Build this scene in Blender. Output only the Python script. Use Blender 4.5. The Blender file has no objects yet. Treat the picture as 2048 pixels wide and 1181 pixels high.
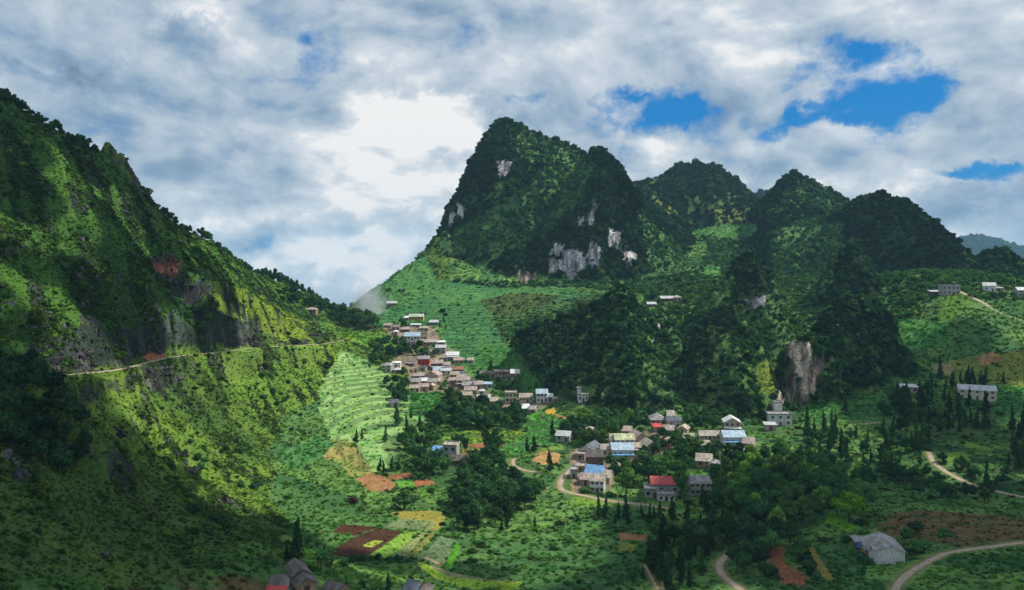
import bpy, math, random
import numpy as np
from mathutils import Vector

# ------------------------------------------------------------------ camera
F = 1577.0           # focal length in pixels of the 2048 px wide photograph
HY = 520.0           # pixel row of the horizon
EYE = 100.0          # camera height over the valley floor
scene = bpy.context.scene
cam_data = bpy.data.cameras.new('camera')
cam = bpy.data.objects.new('camera', cam_data)
scene.collection.objects.link(cam)
cam.location = (0, 0, EYE)
cam.rotation_euler = (math.radians(90), 0, 0)
cam_data.sensor_width = 36.0
cam_data.lens = 36.0 * F / 2048.0
cam_data.shift_y = -(590.5 - HY) / 2048.0
cam_data.clip_start = 1.0
cam_data.clip_end = 60000.0
scene.camera = cam

# ------------------------------------------------------------------ light
SUN_EL, SUN_AZ = math.radians(48), math.radians(74)     # azimuth clockwise from +Y (view direction)
SUN_DIR = Vector((math.sin(SUN_AZ) * math.cos(SUN_EL), math.cos(SUN_AZ) * math.cos(SUN_EL), math.sin(SUN_EL)))
sun_data = bpy.data.lights.new('sun', 'SUN')
sun_data.energy = 5.0
sun_data.angle = math.radians(0.5)
sun_data.color = (1.0, 0.95, 0.86)
sun = bpy.data.objects.new('sun', sun_data)
scene.collection.objects.link(sun)
sun.rotation_euler = (-SUN_DIR).to_track_quat('-Z', 'Y').to_euler()
sun.location = (0, 0, 900)

scene.view_settings.view_transform = 'Standard'
scene.view_settings.look = 'None'
scene.view_settings.exposure = 0.0
scene.view_settings.gamma = 1.0
scene.cycles.max_bounces = 5
scene.cycles.diffuse_bounces = 2
scene.cycles.transmission_bounces = 2
scene.cycles.transparent_max_bounces = 6
scene.cycles.volume_bounces = 1
scene.cycles.use_adaptive_sampling = True
scene.cycles.adaptive_threshold = 0.02

# ------------------------------------------------------------------ sky: Nishita sky seen through procedural cloud
def pix_dir(px, py):
    return Vector(((px - 1024) / F, 1.0, -(py - HY) / F)).normalized()

class NT:
    """tiny helper around a node tree"""
    def __init__(s, tree): s.t = tree; s.n = tree.nodes; s.l = tree.links
    def node(s, kind, **kw):
        n = s.n.new(kind)
        for k, v in kw.items(): setattr(n, k, v)
        return n
    def put(s, sock, v):
        if hasattr(v, 'links'): s.l.new(v, sock)
        else: sock.default_value = v
    def math(s, op, a, b=0.0, c=0.0, clamp=False):
        n = s.node('ShaderNodeMath', operation=op); n.use_clamp = clamp
        s.put(n.inputs[0], a); s.put(n.inputs[1], b); s.put(n.inputs[2], c)
        return n.outputs[0]
    def vmath(s, op, a, b=(0, 0, 0)):
        n = s.node('ShaderNodeVectorMath', operation=op)
        s.put(n.inputs[0], a); s.put(n.inputs[1], b)
        return n.outputs['Value'] if op in ('DOT_PRODUCT', 'LENGTH', 'DISTANCE') else n.outputs[0]
    def smooth(s, v, lo, hi, a=0.0, b=1.0):
        n = s.node('ShaderNodeMapRange', interpolation_type='SMOOTHSTEP')
        s.put(n.inputs[0], v)
        for i, q in enumerate((lo, hi, a, b)): s.put(n.inputs[1 + i], q)
        return n.outputs[0]
    def mix(s, f, a, b, mode='MIX'):
        n = s.node('ShaderNodeMix', data_type='RGBA', blend_type=mode)
        s.put(n.inputs[0], f); s.put(n.inputs[6], a); s.put(n.inputs[7], b)
        return n.outputs[2]
    def noise(s, vec, scale, detail=4.0, rough=0.5, dist=0.0, out='Fac'):
        n = s.node('ShaderNodeTexNoise')
        s.put(n.inputs['Vector'], vec); s.put(n.inputs['Scale'], scale); s.put(n.inputs['Detail'], detail)
        s.put(n.inputs['Roughness'], rough); s.put(n.inputs['Distortion'], dist)
        return n.outputs[out]
    def mapping(s, vec, loc=(0, 0, 0), scale=(1, 1, 1), rot=(0, 0, 0)):
        n = s.node('ShaderNodeMapping'); s.put(n.inputs[0], vec)
        n.inputs['Location'].default_value = loc; n.inputs['Scale'].default_value = scale; n.inputs['Rotation'].default_value = rot
        return n.outputs[0]

SKY_STRENGTH = 0.12
world = bpy.data.worlds.new('World'); scene.world = world
world.use_nodes = True
W = NT(world.node_tree); W.n.clear()
geo = W.node('ShaderNodeNewGeometry')
vdir = W.vmath('SCALE', geo.outputs['Incoming']); vdir.node.inputs['Scale'].default_value = -1.0
sky = W.node('ShaderNodeTexSky', sky_type='NISHITA', sun_disc=False)
sky.sun_elevation = SUN_EL; sky.sun_rotation = SUN_AZ
sky.air_density = 1.0; sky.dust_density = 0.3; sky.ozone_density = 2.5
# deep blue between the clouds
blue = W.mix(1.0, sky.outputs[0], (0.10, 0.55, 0.85, 1), 'MULTIPLY')
blue = W.mix(0.72, blue, (0.008 / SKY_STRENGTH, 0.19 / SKY_STRENGTH, 0.55 / SKY_STRENGTH, 1))
sep = W.node('ShaderNodeSeparateXYZ'); W.l.new(vdir, sep.inputs[0])
# warped cloud coordinates on the sky dome, flattened like a layer of cloud
flat = W.mapping(vdir, scale=(1.0, 1.0, 1.75))
warp = W.noise(flat, 2.4, 2.0, 0.5, out='Color')
warpc = W.vmath('SUBTRACT', warp, (0.5, 0.5, 0.5))
ws = W.vmath('SCALE', warpc); ws.node.inputs['Scale'].default_value = 0.16
cvec = W.vmath('ADD', flat, ws)
def billow(v):
    """heaped clouds: soft lumps with crisp wispy edges"""
    return W.math('ADD', W.math('MULTIPLY', W.noise(v, 5.0, 8.0, 0.56, 0.15), 0.68), W.math('MULTIPLY', W.noise(W.mapping(v, loc=(3.1, 1.7, 8.2)), 14.0, 5.0, 0.55, 0.1), 0.32))
d_here = billow(cvec)
d_up = billow(W.vmath('ADD', cvec, (0.020, 0.0, 0.045)))        # density a little towards the light: lit tops, grey bases
n_big = W.noise(W.mapping(cvec, loc=(1.3, 5.2, 0.4)), 2.6, 3.0, 0.5)
n_fine = W.noise(cvec, 30.0, 4.0, 0.6)
fine_w = W.vmath('SUBTRACT', W.noise(vdir, 9.0, 7.0, 0.62, out='Color'), (0.5, 0.5, 0.5))
fw = W.vmath('SCALE', fine_w); fw.node.inputs['Scale'].default_value = 0.19
wob = W.vmath('ADD', vdir, fw)

def lobes(items, base=0.0):
    """sum of soft lobes round given directions of the sky: (px, py, rx, ry, weight)"""
    tot = base
    for px, py, rx, ry, w in items:
        c = pix_dir(px, py)
        d = W.vmath('SUBTRACT', wob, tuple(c))
        d = W.vmath('MULTIPLY', d, (F / rx, F / rx, F / ry))
        L = W.vmath('LENGTH', d)
        g = W.smooth(L, 1.25, 0.25, 0.0, w)
        tot = W.math('ADD', tot, g)
    return tot

holes = lobes([(1320, 212, 110, 55, 0.50), (1240, 200, 60, 25, 0.2), (1060, 188, 75, 20, 0.34), (1745, 190, 120, 75, 0.46), (1590, 235, 110, 32, 0.36),
               (1850, 165, 60, 60, 0.24), (1600, 132, 45, 16, 0.22), (1350, 275, 180, 40, 0.16), (1990, 348, 90, 28, 0.40), (1880, 352, 60, 20, 0.22),
               (615, 130, 60, 55, 0.24), (720, 197, 40, 16, 0.26), (560, 175, 50, 20, 0.16), (522, 485, 40, 26, 0.27), (490, 430, 26, 40, 0.20),
               (1200, 240, 300, 60, 0.10), (930, 65, 60, 25, 0.12), (40, 160, 60, 30, 0.10), (590, 365, 60, 25, 0.10)])
bright = lobes([(860, 240, 170, 75, 0.75), (820, 310, 210, 120, 0.40), (760, 400, 180, 110, 0.42), (640, 480, 220, 110, 0.50), (960, 270, 60, 60, 0.3), (700, 560, 160, 60, 0.2), (790, 350, 330, 190, 0.30), (880, 200, 90, 40, 0.3),
                (480, 125, 110, 40, 0.30), (360, 30, 130, 40, 0.34), (760, 165, 120, 30, 0.22), (440, 460, 40, 50, 0.3), (720, 540, 200, 60, 0.12),
                (1290, 320, 70, 40, 0.22), (1760, 372, 200, 26, 0.24), (1800, 255, 240, 30, 0.12), (1890, 480, 60, 30, 0.30), (1650, 40, 340, 60, 0.12), (1000, 120, 200, 60, 0.06)])
shade = lobes([(410, 330, 150, 60, 0.26), (130, 145, 120, 22, 0.24), (100, 260, 200, 70, 0.10), (590, 430, 60, 60, 0.10), (380, 65, 70, 16, 0.22),
               (1480, 380, 160, 40, 0.22), (1950, 420, 160, 50, 0.22), (1330, 280, 120, 30, 0.10), (1100, 250, 100, 40, 0.18), (620, 600, 160, 40, 0.12), (860, 400, 60, 80, 0.14), (520, 470, 60, 40, 0.35), (900, 500, 60, 120, 0.12)])
holes = W.math('MULTIPLY', holes, W.math('MULTIPLY_ADD', n_fine, 0.9, 0.45))
holes = W.math('MULTIPLY', holes, W.math('MULTIPLY_ADD', d_here, -2.6, 2.3))
dens = W.math('SUBTRACT', W.math('ADD', W.math('ADD', W.math('MULTIPLY', d_here, 1.7), -0.25), W.math('MULTIPLY', bright, 0.3)), holes)
cover = W.smooth(dens, 0.06, 0.52)
bright = W.math('MULTIPLY', bright, W.math('MULTIPLY_ADD', d_here, 2.6, -0.35))
lum = W.math('MULTIPLY', W.math('SUBTRACT', d_here, d_up), 1.9)
lum = W.math('ADD', lum, W.math('MULTIPLY', W.math('SUBTRACT', n_big, 0.5), 0.8))
lum = W.math('ADD', lum, W.math('MULTIPLY', W.math('SUBTRACT', d_here, 0.5), 0.8))
lum = W.math('ADD', lum, W.math('MULTIPLY', W.math('SUBTRACT', n_fine, 0.5), 0.12))
lum = W.math('SUBTRACT', W.math('ADD', W.math('ADD', lum, 0.58), W.math('MULTIPLY', bright, 0.58)), W.math('MULTIPLY', shade, 0.9), clamp=True)
ramp = W.node('ShaderNodeValToRGB'); W.l.new(lum, ramp.inputs[0])
cr = ramp.color_ramp
cr.elements[0].position = 0.0; cr.elements[0].color = (0.20, 0.29, 0.42, 1)
cr.elements[1].position = 1.0; cr.elements[1].color = (1.0, 1.0, 1.0, 1)
for p, c in ((0.30, (0.29, 0.42, 0.58, 1)), (0.55, (0.47, 0.58, 0.70, 1)), (0.8, (0.68, 0.76, 0.84, 1))):
    e = cr.elements.new(p); e.color = c
cloud_rad = W.vmath('SCALE', ramp.outputs[0]); cloud_rad.node.inputs['Scale'].default_value = 0.90 / SKY_STRENGTH
final = W.mix(cover, blue, cloud_rad)
bg = W.node('ShaderNodeBackground'); W.l.new(final, bg.inputs[0]); bg.inputs[1].default_value = SKY_STRENGTH
world.cycles.sampling_method = 'NONE'
wo = W.node('ShaderNodeOutputWorld'); W.l.new(bg.outputs[0], wo.inputs[0])

# ------------------------------------------------------------------ numeric helpers
rng = np.random.default_rng(7)
random.seed(7)

def _hash(ix, iy, seed):
    h = (ix.astype(np.int64) * 374761393 + iy.astype(np.int64) * 668265263 + seed * 1442695041) & 0xffffffff
    h = ((h ^ (h >> 13)) * 1274126177) & 0xffffffff
    h = h ^ (h >> 16)
    return (h & 0xffff).astype(np.float32) / 65535.0

def vnoise(x, y, seed=0):
    ix = np.floor(x); iy = np.floor(y)
    fx = (x - ix).astype(np.float32); fy = (y - iy).astype(np.float32)
    fx = fx * fx * (3 - 2 * fx); fy = fy * fy * (3 - 2 * fy)
    a = _hash(ix, iy, seed); b = _hash(ix + 1, iy, seed); c = _hash(ix, iy + 1, seed); d = _hash(ix + 1, iy + 1, seed)
    return ((a + (b - a) * fx) * (1 - fy) + (c + (d - c) * fx) * fy) * 2 - 1

def fbm(x, y, seed=0, octv=4, gain=0.5):
    t = 0; amp = 1.0; nrm = 0
    for o in range(octv):
        c, s = math.cos(0.6 * o + 0.3), math.sin(0.6 * o + 0.3)
        t = t + amp * vnoise((x * c - y * s) * 2 ** o + 17.3 * o, (x * s + y * c) * 2 ** o - 9.1 * o, seed + o)
        nrm += amp; amp *= gain
    return t / nrm

def sstep(x, lo, hi):
    t = np.clip((x - lo) / (hi - lo), 0, 1)
    return t * t * (3 - 2 * t)

def P3(px, py, D):
    return ((px - 1024) / F * D, D, EYE - (py - HY) / F * D)

# ------------------------------------------------------------------ terrain: valley surface through survey points (px, py, distance)
CTRL = [
 # near valley floor
 (560,1181,170),(610,1160,182),(700,1181,190),(800,1160,215),(1000,1181,215),(1000,1100,255),(800,1070,265),(1150,1181,220),(1150,1100,260),
 (1150,1020,310),(1000,1000,325),(1000,940,370),(1000,880,425),(950,860,445),(1000,840,470),(1100,815,490),(900,775,555),(840,785,535),
 (860,745,590),(830,705,635),(830,665,690),(825,643,720),(775,665,680),(720,668,680),(700,690,650),(760,648,730),(740,622,800),
 # beyond the pass
 (700,660,900),(760,640,950),(700,700,1050),
 # terraces right of the pass
 (800,608,790),(850,565,850),(848,512,925),(790,545,885),(745,575,855),(850,590,1000),(950,605,800),(1000,582,840),(1100,572,870),(1000,645,725),
 (1000,700,640),(1050,755,555),(950,700,630),(1100,650,710),(1120,720,610),(1200,800,490),(1170,785,500),
 # hollow between the hills
 (1330,604,700),(1400,555,850),(1430,505,1000),(1450,452,1150),(1440,435,1250),(1300,700,600),(1400,700,600),(1560,640,640),(1540,745,545),(1600,600,720),(1560,790,490),(1320,780,500),(1400,800,470),
 # right side
 (1250,825,455),(1350,835,445),(1460,838,452),(1600,825,465),(1560,858,428),(1700,822,455),(1850,765,500),(1960,808,470),(1900,735,530),(2000,705,540),
 (1900,645,565),(1900,597,605),(1985,583,630),(2048,645,590),(2060,570,670),(1800,605,650),(1800,680,570),(1830,560,680),(1900,548,720),
 (2048,850,430),(1900,900,390),(2048,990,330),(1700,1000,300),(1900,1050,265),(2048,1090,235),(1800,1181,195),(1650,1181,200),(1600,1100,245),
 (1400,1181,210),(1400,1080,265),(1400,1000,325),(2048,1181,190),(1300,900,400),(1450,870,415),(1250,960,360),(1560,930,370),(1750,910,385),
 (2400,1000,290),(2400,700,500),(2400,600,620),(2400,1181,180),(1770,1118,225),
 # left slope, upper
 (0,205,375),(100,265,425),(200,312,475),(240,345,500),(275,392,520),(330,440,570),(400,478,640),(450,515,690),(520,562,760),(600,595,810),(680,628,830),
 (0,400,330),(0,600,250),(100,500,310),(200,400,420),(200,550,340),(200,680,285),(300,560,390),(350,640,385),(350,500,480),(450,600,510),(430,560,550),
 (500,650,520),(520,605,610),(600,662,595),(600,628,680),(650,658,660),(-200,300,290),(-200,700,200),
 # road line
 (60,762,222),(120,752,245),(200,745,275),(260,735,305),(330,717,350),(420,707,405),(500,697,460),(580,692,520),(650,688,580),(690,680,620),
 # left slope, lower
 (0,800,190),(0,900,160),(0,1100,110),(0,1181,100),(150,1181,120),(150,1000,170),(150,880,210),(300,1181,145),(300,1050,190),(300,900,260),(300,800,305),
 (450,1181,160),(450,1050,220),(450,950,285),(450,850,350),(450,770,410),(550,1100,205),(570,1020,260),(570,950,310),(600,900,370),(600,820,450),
 (600,750,520),(650,850,440),(700,800,500),(650,780,500),(700,730,560),(750,700,620),(750,760,550),(700,900,400),(700,980,330),(650,1050,275),(665,1110,235),
]
cp = [P3(*c) for c in CTRL]
# unseen ground behind the ridges and round the camera
cp += [(-420, 300, 120), (-430, 500, 90), (-420, 700, 40), (-380, 900, -20), (-120, 60, 78), (0, 50, 10), (120, 80, 22), (-62, 85, 54), (0, 150, 14), (200, 120, 30),
       (-150, 1150, -60), (150, 1300, 60), (400, 1000, 70), (500, 1300, 100), (700, 900, 70), (0, 1250, 40), (350, 1500, 80), (600, 650, 80)]
cp = np.array(cp, dtype=np.float64)
MQC = 18.0
_d = np.sqrt(((cp[:, None, :2] - cp[None, :, :2]) ** 2).sum(-1) + MQC ** 2)
_n = len(cp)
A = np.zeros((_n + 3, _n + 3)); A[:_n, :_n] = -_d + np.eye(_n) * 3.0
A[:_n, _n] = 1; A[:_n, _n + 1] = cp[:, 0] / 500; A[:_n, _n + 2] = cp[:, 1] / 500; A[_n:, :_n] = A[:_n, _n:].T
_w = np.linalg.solve(A, np.concatenate([cp[:, 2], np.zeros(3)]))

def base_z(X, Y):
    out = np.full(X.shape, _w[_n], dtype=np.float64) + _w[_n + 1] * X / 500 + _w[_n + 2] * Y / 500
    for i in range(_n):
        out -= _w[i] * np.sqrt((X - cp[i, 0]) ** 2 + (Y - cp[i, 1]) ** 2 + MQC ** 2)
    return out

# hills: crest line points (px, py, distance), then side slope, front slope, back slope, rounding radius
HILLS = [
 ('massif gully rib', [(1060,300,1085),(1065,340,1060),(1050,380,1035)], 1.6, 1.1, 1.0, 5),
 ('far massif', [(902,440,1056),(903,408,1060),(925,376,1072),(933,348,1078),(956,304,1085),(985,258,1095),(1002,242,1100),(1022,240,1100),(1060,266,1110),(1110,280,1120),(1170,312,1130)], 4.5, 1.05, 1.2, 6),
 ('front shoulder', [(1185,318,1090),(1120,335,1075),(1075,362,1050),(1000,408,1010),(930,450,985),(880,476,965),(856,500,950)], 1.6, 1.0, 1.7, 5),
 ('front peak', [(1186,306,1000),(1204,302,1000)], 1.75, 1.40, 1.0, 9),
 ('front peak spur', [(1204,306,1000),(1230,332,1000),(1262,375,1000),(1290,412,1000),(1330,470,990),(1365,520,965),(1392,565,930)], 2.2, 1.15, 0.6, 6),
 ('front peak rib', [(1192,310,1000),(1165,370,975),(1130,430,955)], 1.3, 1.3, 1.0, 10),
 ('cliff buttress', [(1105,492,925),(1150,470,925),(1200,445,930),(1245,460,925),(1270,500,915)], 3.0, 3.2, 0.4, 5),
 ('cliff foot knoll', [(1030,535,905),(1070,530,905)], 2.0, 3.0, 0.5, 4),
 ('saddle hill', [(1276,372,1400),(1330,355,1400),(1366,332,1400),(1392,328,1400),(1418,334,1400),(1450,364,1400),(1500,398,1400)], 0.9, 0.75, 0.8, 12),
 ('green knoll', [(1440,425,1230),(1500,412,1250)], 0.7, 0.6, 0.6, 12),
 ('saddle link', [(1276,378,1300),(1300,420,1180),(1350,480,1050)], 0.8, 0.6, 0.6, 14),
 ('pyramid', [(1584,347,1150),(1610,360,1150),(1650,380,1150),(1697,410,1150)], 1.35, 0.9, 1.0, 7),
 ('pyramid spur', [(1580,352,1150),(1575,395,1090),(1560,440,1030),(1540,490,960),(1560,530,900)], 1.3, 0.8, 1.0, 10),
 ('pyramid foot', [(1640,450,980),(1690,440,980)], 1.1, 0.9, 1.0, 12),
 ('dome', [(1722,396,950),(1745,390,950),(1800,406,950),(1842,436,940)], 1.35, 0.95, 1.0, 12),
 ('dome right', [(1842,438,940),(1870,465,930),(1895,500,920),(1902,520,915)], 3.0, 1.0, 1.0, 6),
 ('dome left', [(1735,395,950),(1690,425,945),(1640,462,930),(1590,500,900)], 1.0, 0.85, 1.0, 12),
 ('right hill', [(1915,535,840),(1950,510,845),(1985,497,850),(2030,528,850),(2090,560,850)], 0.8, 0.7, 0.8, 10),
 ('right crag', [(1880,555,740),(1930,545,740),(1990,552,730)], 1.2, 0.9, 0.8, 8),
 ('spire hill', [(1693,496,700),(1706,498,700)], 2.0, 1.3, 1.2, 4),
 ('spire foot', [(1660,560,680),(1738,560,685)], 1.4, 1.0, 1.0, 6),
 ('crag', [(1480,526,640),(1498,508,640),(1518,524,640)], 2.2, 1.35, 1.2, 5),
 ('crag shoulder', [(1465,558,632),(1425,585,625),(1400,625,615)], 1.8, 1.2, 1.0, 6),
 ('crag right', [(1525,540,636),(1545,590,628)], 2.6, 1.4, 1.0, 5),
 ('wooded spur', [(1240,580,555),(1218,600,556),(1170,622,560),(1110,648,572),(1050,668,590)], 1.8, 0.66, 1.1, 6),
 ('wooded spur east', [(1298,640,545),(1330,655,540)], 1.6, 0.75, 1.1, 6),
 ('cone hill', [(1455,640,507),(1480,642,507)], 2.6, 1.05, 1.3, 5),
 ('cone hill left', [(1448,648,505),(1405,690,498),(1360,735,490)], 1.8, 0.9, 1.2, 6),
 ('rock tower', [(1585,688,482),(1605,672,482),(1645,690,484)], 3.0, 3.4, 1.6, 4),
 ('wooded tower', [(1668,620,540),(1700,598,543),(1748,606,543),(1762,635,541)], 2.8, 1.35, 1.2, 5),
 ('wooded tower foot', [(1690,690,520),(1750,705,528),(1800,740,530)], 1.0, 0.9, 1.0, 10),
 ('left crag', [(190,312,480),(215,300,482),(235,318,485)], 2.2, 1.2, 1.0, 4),
 ('left rock nose', [(300,520,402),(350,540,422),(385,560,432),(408,598,432)], 3.6, 2.2, 0.25, 3),
 ('left near knoll', [(60,790,205),(110,810,200),(140,860,190)], 2.2, 1.8, 0.9, 4),
 ('blue hill', [(1500,392,2500),(1512,387,2500),(1530,395,2500)], 0.6, 0.6, 0.6, 30),
 ('blue mountain', [(1900,500,5600),(1935,480,5600),(1948,472,5600),(1975,478,5600),(2048,508,5600),(2200,560,5600)], 0.55, 0.5, 0.5, 60),
]

def seg_samples(pts, step):
    out = []
    P = [np.array(P3(*p)) for p in pts]
    for a, b in zip(P[:-1], P[1:]):
        n = max(1, int(np.linalg.norm(b - a) / step))
        for k in range(n): out.append(a + (b - a) * k / n)
    out.append(P[-1])
    return np.array(out)

def hill_z(X, Y, Z):
    """Raise the valley surface to the hills; returns the new height and how hilly each point is."""
    hill = np.zeros_like(Z)
    wx = fbm(X / 38, Y / 38, 31, 4) * 9.0; wy = fbm(X / 38, Y / 38, 57, 4) * 9.0
    for name, pts, sx, sf, sb, w in HILLS:
        far = pts[0][2] > 2000
        S = seg_samples(pts, 60 if far else 7)
        top = S[:, 2].max(); reach = (top + 60) / min(sx, sf, sb) + 60
        m = (X > S[:, 0].min() - reach) & (X < S[:, 0].max() + reach) & (Y > S[:, 1].min() - reach) & (Y < S[:, 1].max() + reach)
        if not m.any(): continue
        k = 6.0 if far else (0.30 if w <= 6 else 0.55)
        x = X[m] + wx[m] * k; y = Y[m] + wy[m] * k
        best = np.full(x.shape, -1e9)
        for sxx, syy, szz in S:
            dy = y - syy
            sl = np.where(dy < 0, sf, sb)
            q = (sx * (x - sxx)) ** 2 + (sl * dy) ** 2
            c = w * max(0.8, 0.5 * (sf + sx))
            np.maximum(best, szz - (np.sqrt(q + c * c) - c), out=best)
        z0 = Z[m]
        kk = 5.0
        h = np.clip(0.5 + 0.5 * (best - z0) / kk, 0, 1)
        Z[m] = z0 * (1 - h) + best * h + kk * h * (1 - h)
        hill[m] = np.maximum(hill[m], sstep(best - z0, -2, 6))
    return Z, hill

ROADS = {
 'mountain_road': ([(30,768,212),(60,762,222),(120,752,245),(160,749,260),(200,745,275),(230,741,290),(260,735,305),(300,724,332),(330,717,350),(370,712,375),(420,707,405),(500,697,460),(580,692,520),(650,688,580),(690,680,620)], 3.2),
 'ridge_road': ([(1905,578,632),(1928,588,615),(1945,596,607),(1962,604,600),(1980,616,591),(2000,626,587),(2025,636,585),(2048,643,583),(2110,666,564)], 2.0),
}

NU, UMAX = 1300, 0.86
U = np.linspace(-UMAX, UMAX, NU)
rows = [90.0]
while rows[-1] < 7400:
    r = rows[-1]
    rows.append(r * (1 + (0.0026 if r < 720 else 0.0024 if r < 1180 else 0.0045 if r < 1500 else 0.02)))
YR = np.array(rows); NR = len(YR)
GX = U[None, :] * YR[:, None]; GY = np.repeat(YR[:, None], NU, 1)
Z = base_z(GX, GY)
Z -= np.clip(GY - 1150, 0, None) * 0.16
Z = np.maximum(Z, -1400)
# coarse relief of the ground itself
slope_mask = sstep(Z, 14, 40)
Z += fbm(GX / 60, GY / 60, 3, 4) * (1.2 + 4.0 * slope_mask) * sstep(GY, 90, 160)
Z, HILL = hill_z(GX, GY, Z)
left = sstep(-GX, 60, 130) * sstep(Z, 12, 30) * (GY < 900)
# knobbly limestone relief on the hills, stretched down the fall line
rel = np.abs(fbm(GX / 22, GY / 30, 11, 5, 0.55)) 
rel2 = np.abs(fbm(GX / 46, GY / 75, 17, 3, 0.5))
Z += HILL * ((0.35 - rel) * 10.0 + (0.30 - rel2) * 15.0 * sstep(GY, 600, 900) * (GY < 2000) * (1 - 0.75 * sstep(Z, 150, 235))) * sstep(GY, 150, 500) * (1 + 1.0 * (GY > 2000))
Z += HILL * fbm(GX / 6.5, GY / 9, 91, 3) * 1.8 * (GY < 2000)
Z += left * (0.3 - np.abs(fbm((GX + 0.7 * GY) / 16, (GY - 0.7 * GX) / 40, 19, 5, 0.6))) * 5.5
Z += left * fbm(GX / 4, GY / 6, 23, 3) * 1.3

PXG = 1024 + F * GX / GY                      # where each ground point appears in the photograph

def road_bench(name, pts, half):
    """cut the road into the slope: a level bench, a low bank above"""
    global Z
    S = seg_samples(pts, 1.5)
    x0, x1, y0, y1 = S[:, 0].min() - 14, S[:, 0].max() + 14, S[:, 1].min() - 14, S[:, 1].max() + 14
    m = (GX > x0) & (GX < x1) & (GY > y0) & (GY < y1)
    x = GX[m]; y = GY[m]
    bd = np.full(x.shape, 1e9); bz = np.zeros(x.shape)
    for sx_, sy_, sz_ in S[::2]:
        d = (x - sx_) ** 2 + (y - sy_) ** 2
        c = d < bd
        bd[c] = d[c]; bz[c] = sz_
    bd = np.sqrt(bd)
    t = sstep(bd, half, half + 5.5)
    Z[m] = bz * (1 - t) + Z[m] * t
for _k, (_p, _h) in ROADS.items(): road_bench(_k, _p, _h)

def zat(x, y):
    x = np.asarray(x, dtype=np.float64); y = np.asarray(y, dtype=np.float64)
    cu = np.clip((x / y + UMAX) / (2 * UMAX) * (NU - 1), 0, NU - 1.001)
    ry = np.clip(np.interp(y, YR, np.arange(NR)), 0, NR - 1.001)
    i = ry.astype(int); j = cu.astype(int); a = ry - i; b = cu - j
    return (Z[i, j] * (1 - b) + Z[i, j + 1] * b) * (1 - a) + (Z[i + 1, j] * (1 - b) + Z[i + 1, j + 1] * b) * a

def cast(px, py, dmin=95.0, dmax=2600.0):
    """ground point seen at a pixel of the photograph"""
    u = (px - 1024) / F
    y = YR[(YR >= dmin) & (YR <= dmax)]
    p = HY - (zat(u * y, y) - EYE) / y * F
    k = np.argmax(p <= py) if (p <= py).any() else int(np.argmin(p))
    if k > 0 and p[k] <= py:
        t = (p[k - 1] - py) / max(1e-6, p[k - 1] - p[k]); yy = y[k - 1] + t * (y[k] - y[k - 1])
    else: yy = y[k]
    return u * yy, yy, float(zat(u * yy, yy))

# ------------------------------------------------------------------ land cover
PYG = HY - (Z - EYE) / GY * F
def inside(poly, x, y):
    c = np.zeros(x.shape, bool); n = len(poly)
    for i in range(n):
        x1, y1 = poly[i]; x2, y2 = poly[(i + 1) % n]
        if y1 == y2: continue
        c ^= ((y1 > y) != (y2 > y)) & (x < (x2 - x1) * (y - y1) / (y2 - y1) + x1)
    return c
ANG = (Z - EYE) / GY
CM = np.maximum.accumulate(ANG, axis=0)
SEEN = ANG >= CM - 6.0 / GY                      # ground that faces the valley (with some slack)
wobx = fbm(GX / 9, GY / 9, 71, 3) * 5; woby = fbm(GX / 9, GY / 9, 73, 3) * 2.5
def region(poly, dmin=0, dmax=9000, wob=1.0):
    xs = [p[0] for p in poly]; ys = [p[1] for p in poly]
    m = (PXG > min(xs) - 8) & (PXG < max(xs) + 8) & (PYG > min(ys) - 6) & (PYG < max(ys) + 6) & (GY > dmin) & (GY < dmax) & SEEN
    r = np.zeros(m.shape, bool)
    r[m] = inside(poly, PXG[m] + wobx[m] * wob, PYG[m] + woby[m] * wob)
    return r

gz_y, gz_x = np.gradient(Z)
dY = np.gradient(YR)[:, None]; dX = GY * (U[1] - U[0])
sy = gz_y / dY; sx = gz_x / dX
sy = sy - sx * (GX / GY)                          # rows fan out from the eye
SLOPE = np.sqrt(sx * sx + sy * sy)
n1 = fbm(GX / 45, GY / 45, 101, 4); n2 = fbm(GX / 12, GY / 14, 111, 4); n3 = fbm(GX / 4, GY / 5, 121, 3)
strk = fbm((GX + 0.75 * GY) / 7, (GY - 0.75 * GX) / 26, 131, 4)   # streaks running down the left slope

COL = np.zeros(Z.shape + (3,), np.float32)
WOOD = np.zeros(Z.shape, np.float32)   # woodland density
SHRUB = np.zeros(Z.shape, np.float32)
CROP = np.zeros(Z.shape, np.float32)
TUFT = np.zeros(Z.shape, np.float32)
def lerp3(a, b, t): return np.asarray(a, np.float32) * (1 - t[..., None]) + np.asarray(b, np.float32) * t[..., None]

# valley floor: maize and vegetable plots of differing greens, split into plots by a warped cell pattern
cellx = GX + fbm(GX / 30, GY / 30, 141, 2) * 10; celly = GY + fbm(GX / 30, GY / 30, 143, 2) * 12
ci = np.floor((cellx + 0.35 * celly) / 27); cj = np.floor((celly - 0.25 * cellx) / 17)
plot = _hash(ci, cj, 5)
green = lerp3((0.045, 0.130, 0.038), (0.145, 0.260, 0.060), plot)
fy_ = ((celly - 0.25 * cellx) / 17) % 1.0; fx_ = ((cellx + 0.35 * celly) / 27) % 1.0
edge = np.clip(sstep(np.abs(fy_ - 0.5), 0.455, 0.49) + sstep(np.abs(fx_ - 0.5), 0.475, 0.495), 0, 1)
COL[:] = green * (1 + 0.25 * n3[..., None])
COL = lerp3(COL, (0.030, 0.070, 0.020), edge * 0.8)
CROP[:] = 0.42 * (1 - edge)
SHRUB[:] = edge * 0.22 + 0.003

LEFT = (sstep(-GX, 55, 80) * (GY < 960) * sstep(Z, 11, 20)) > 0.5
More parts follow.
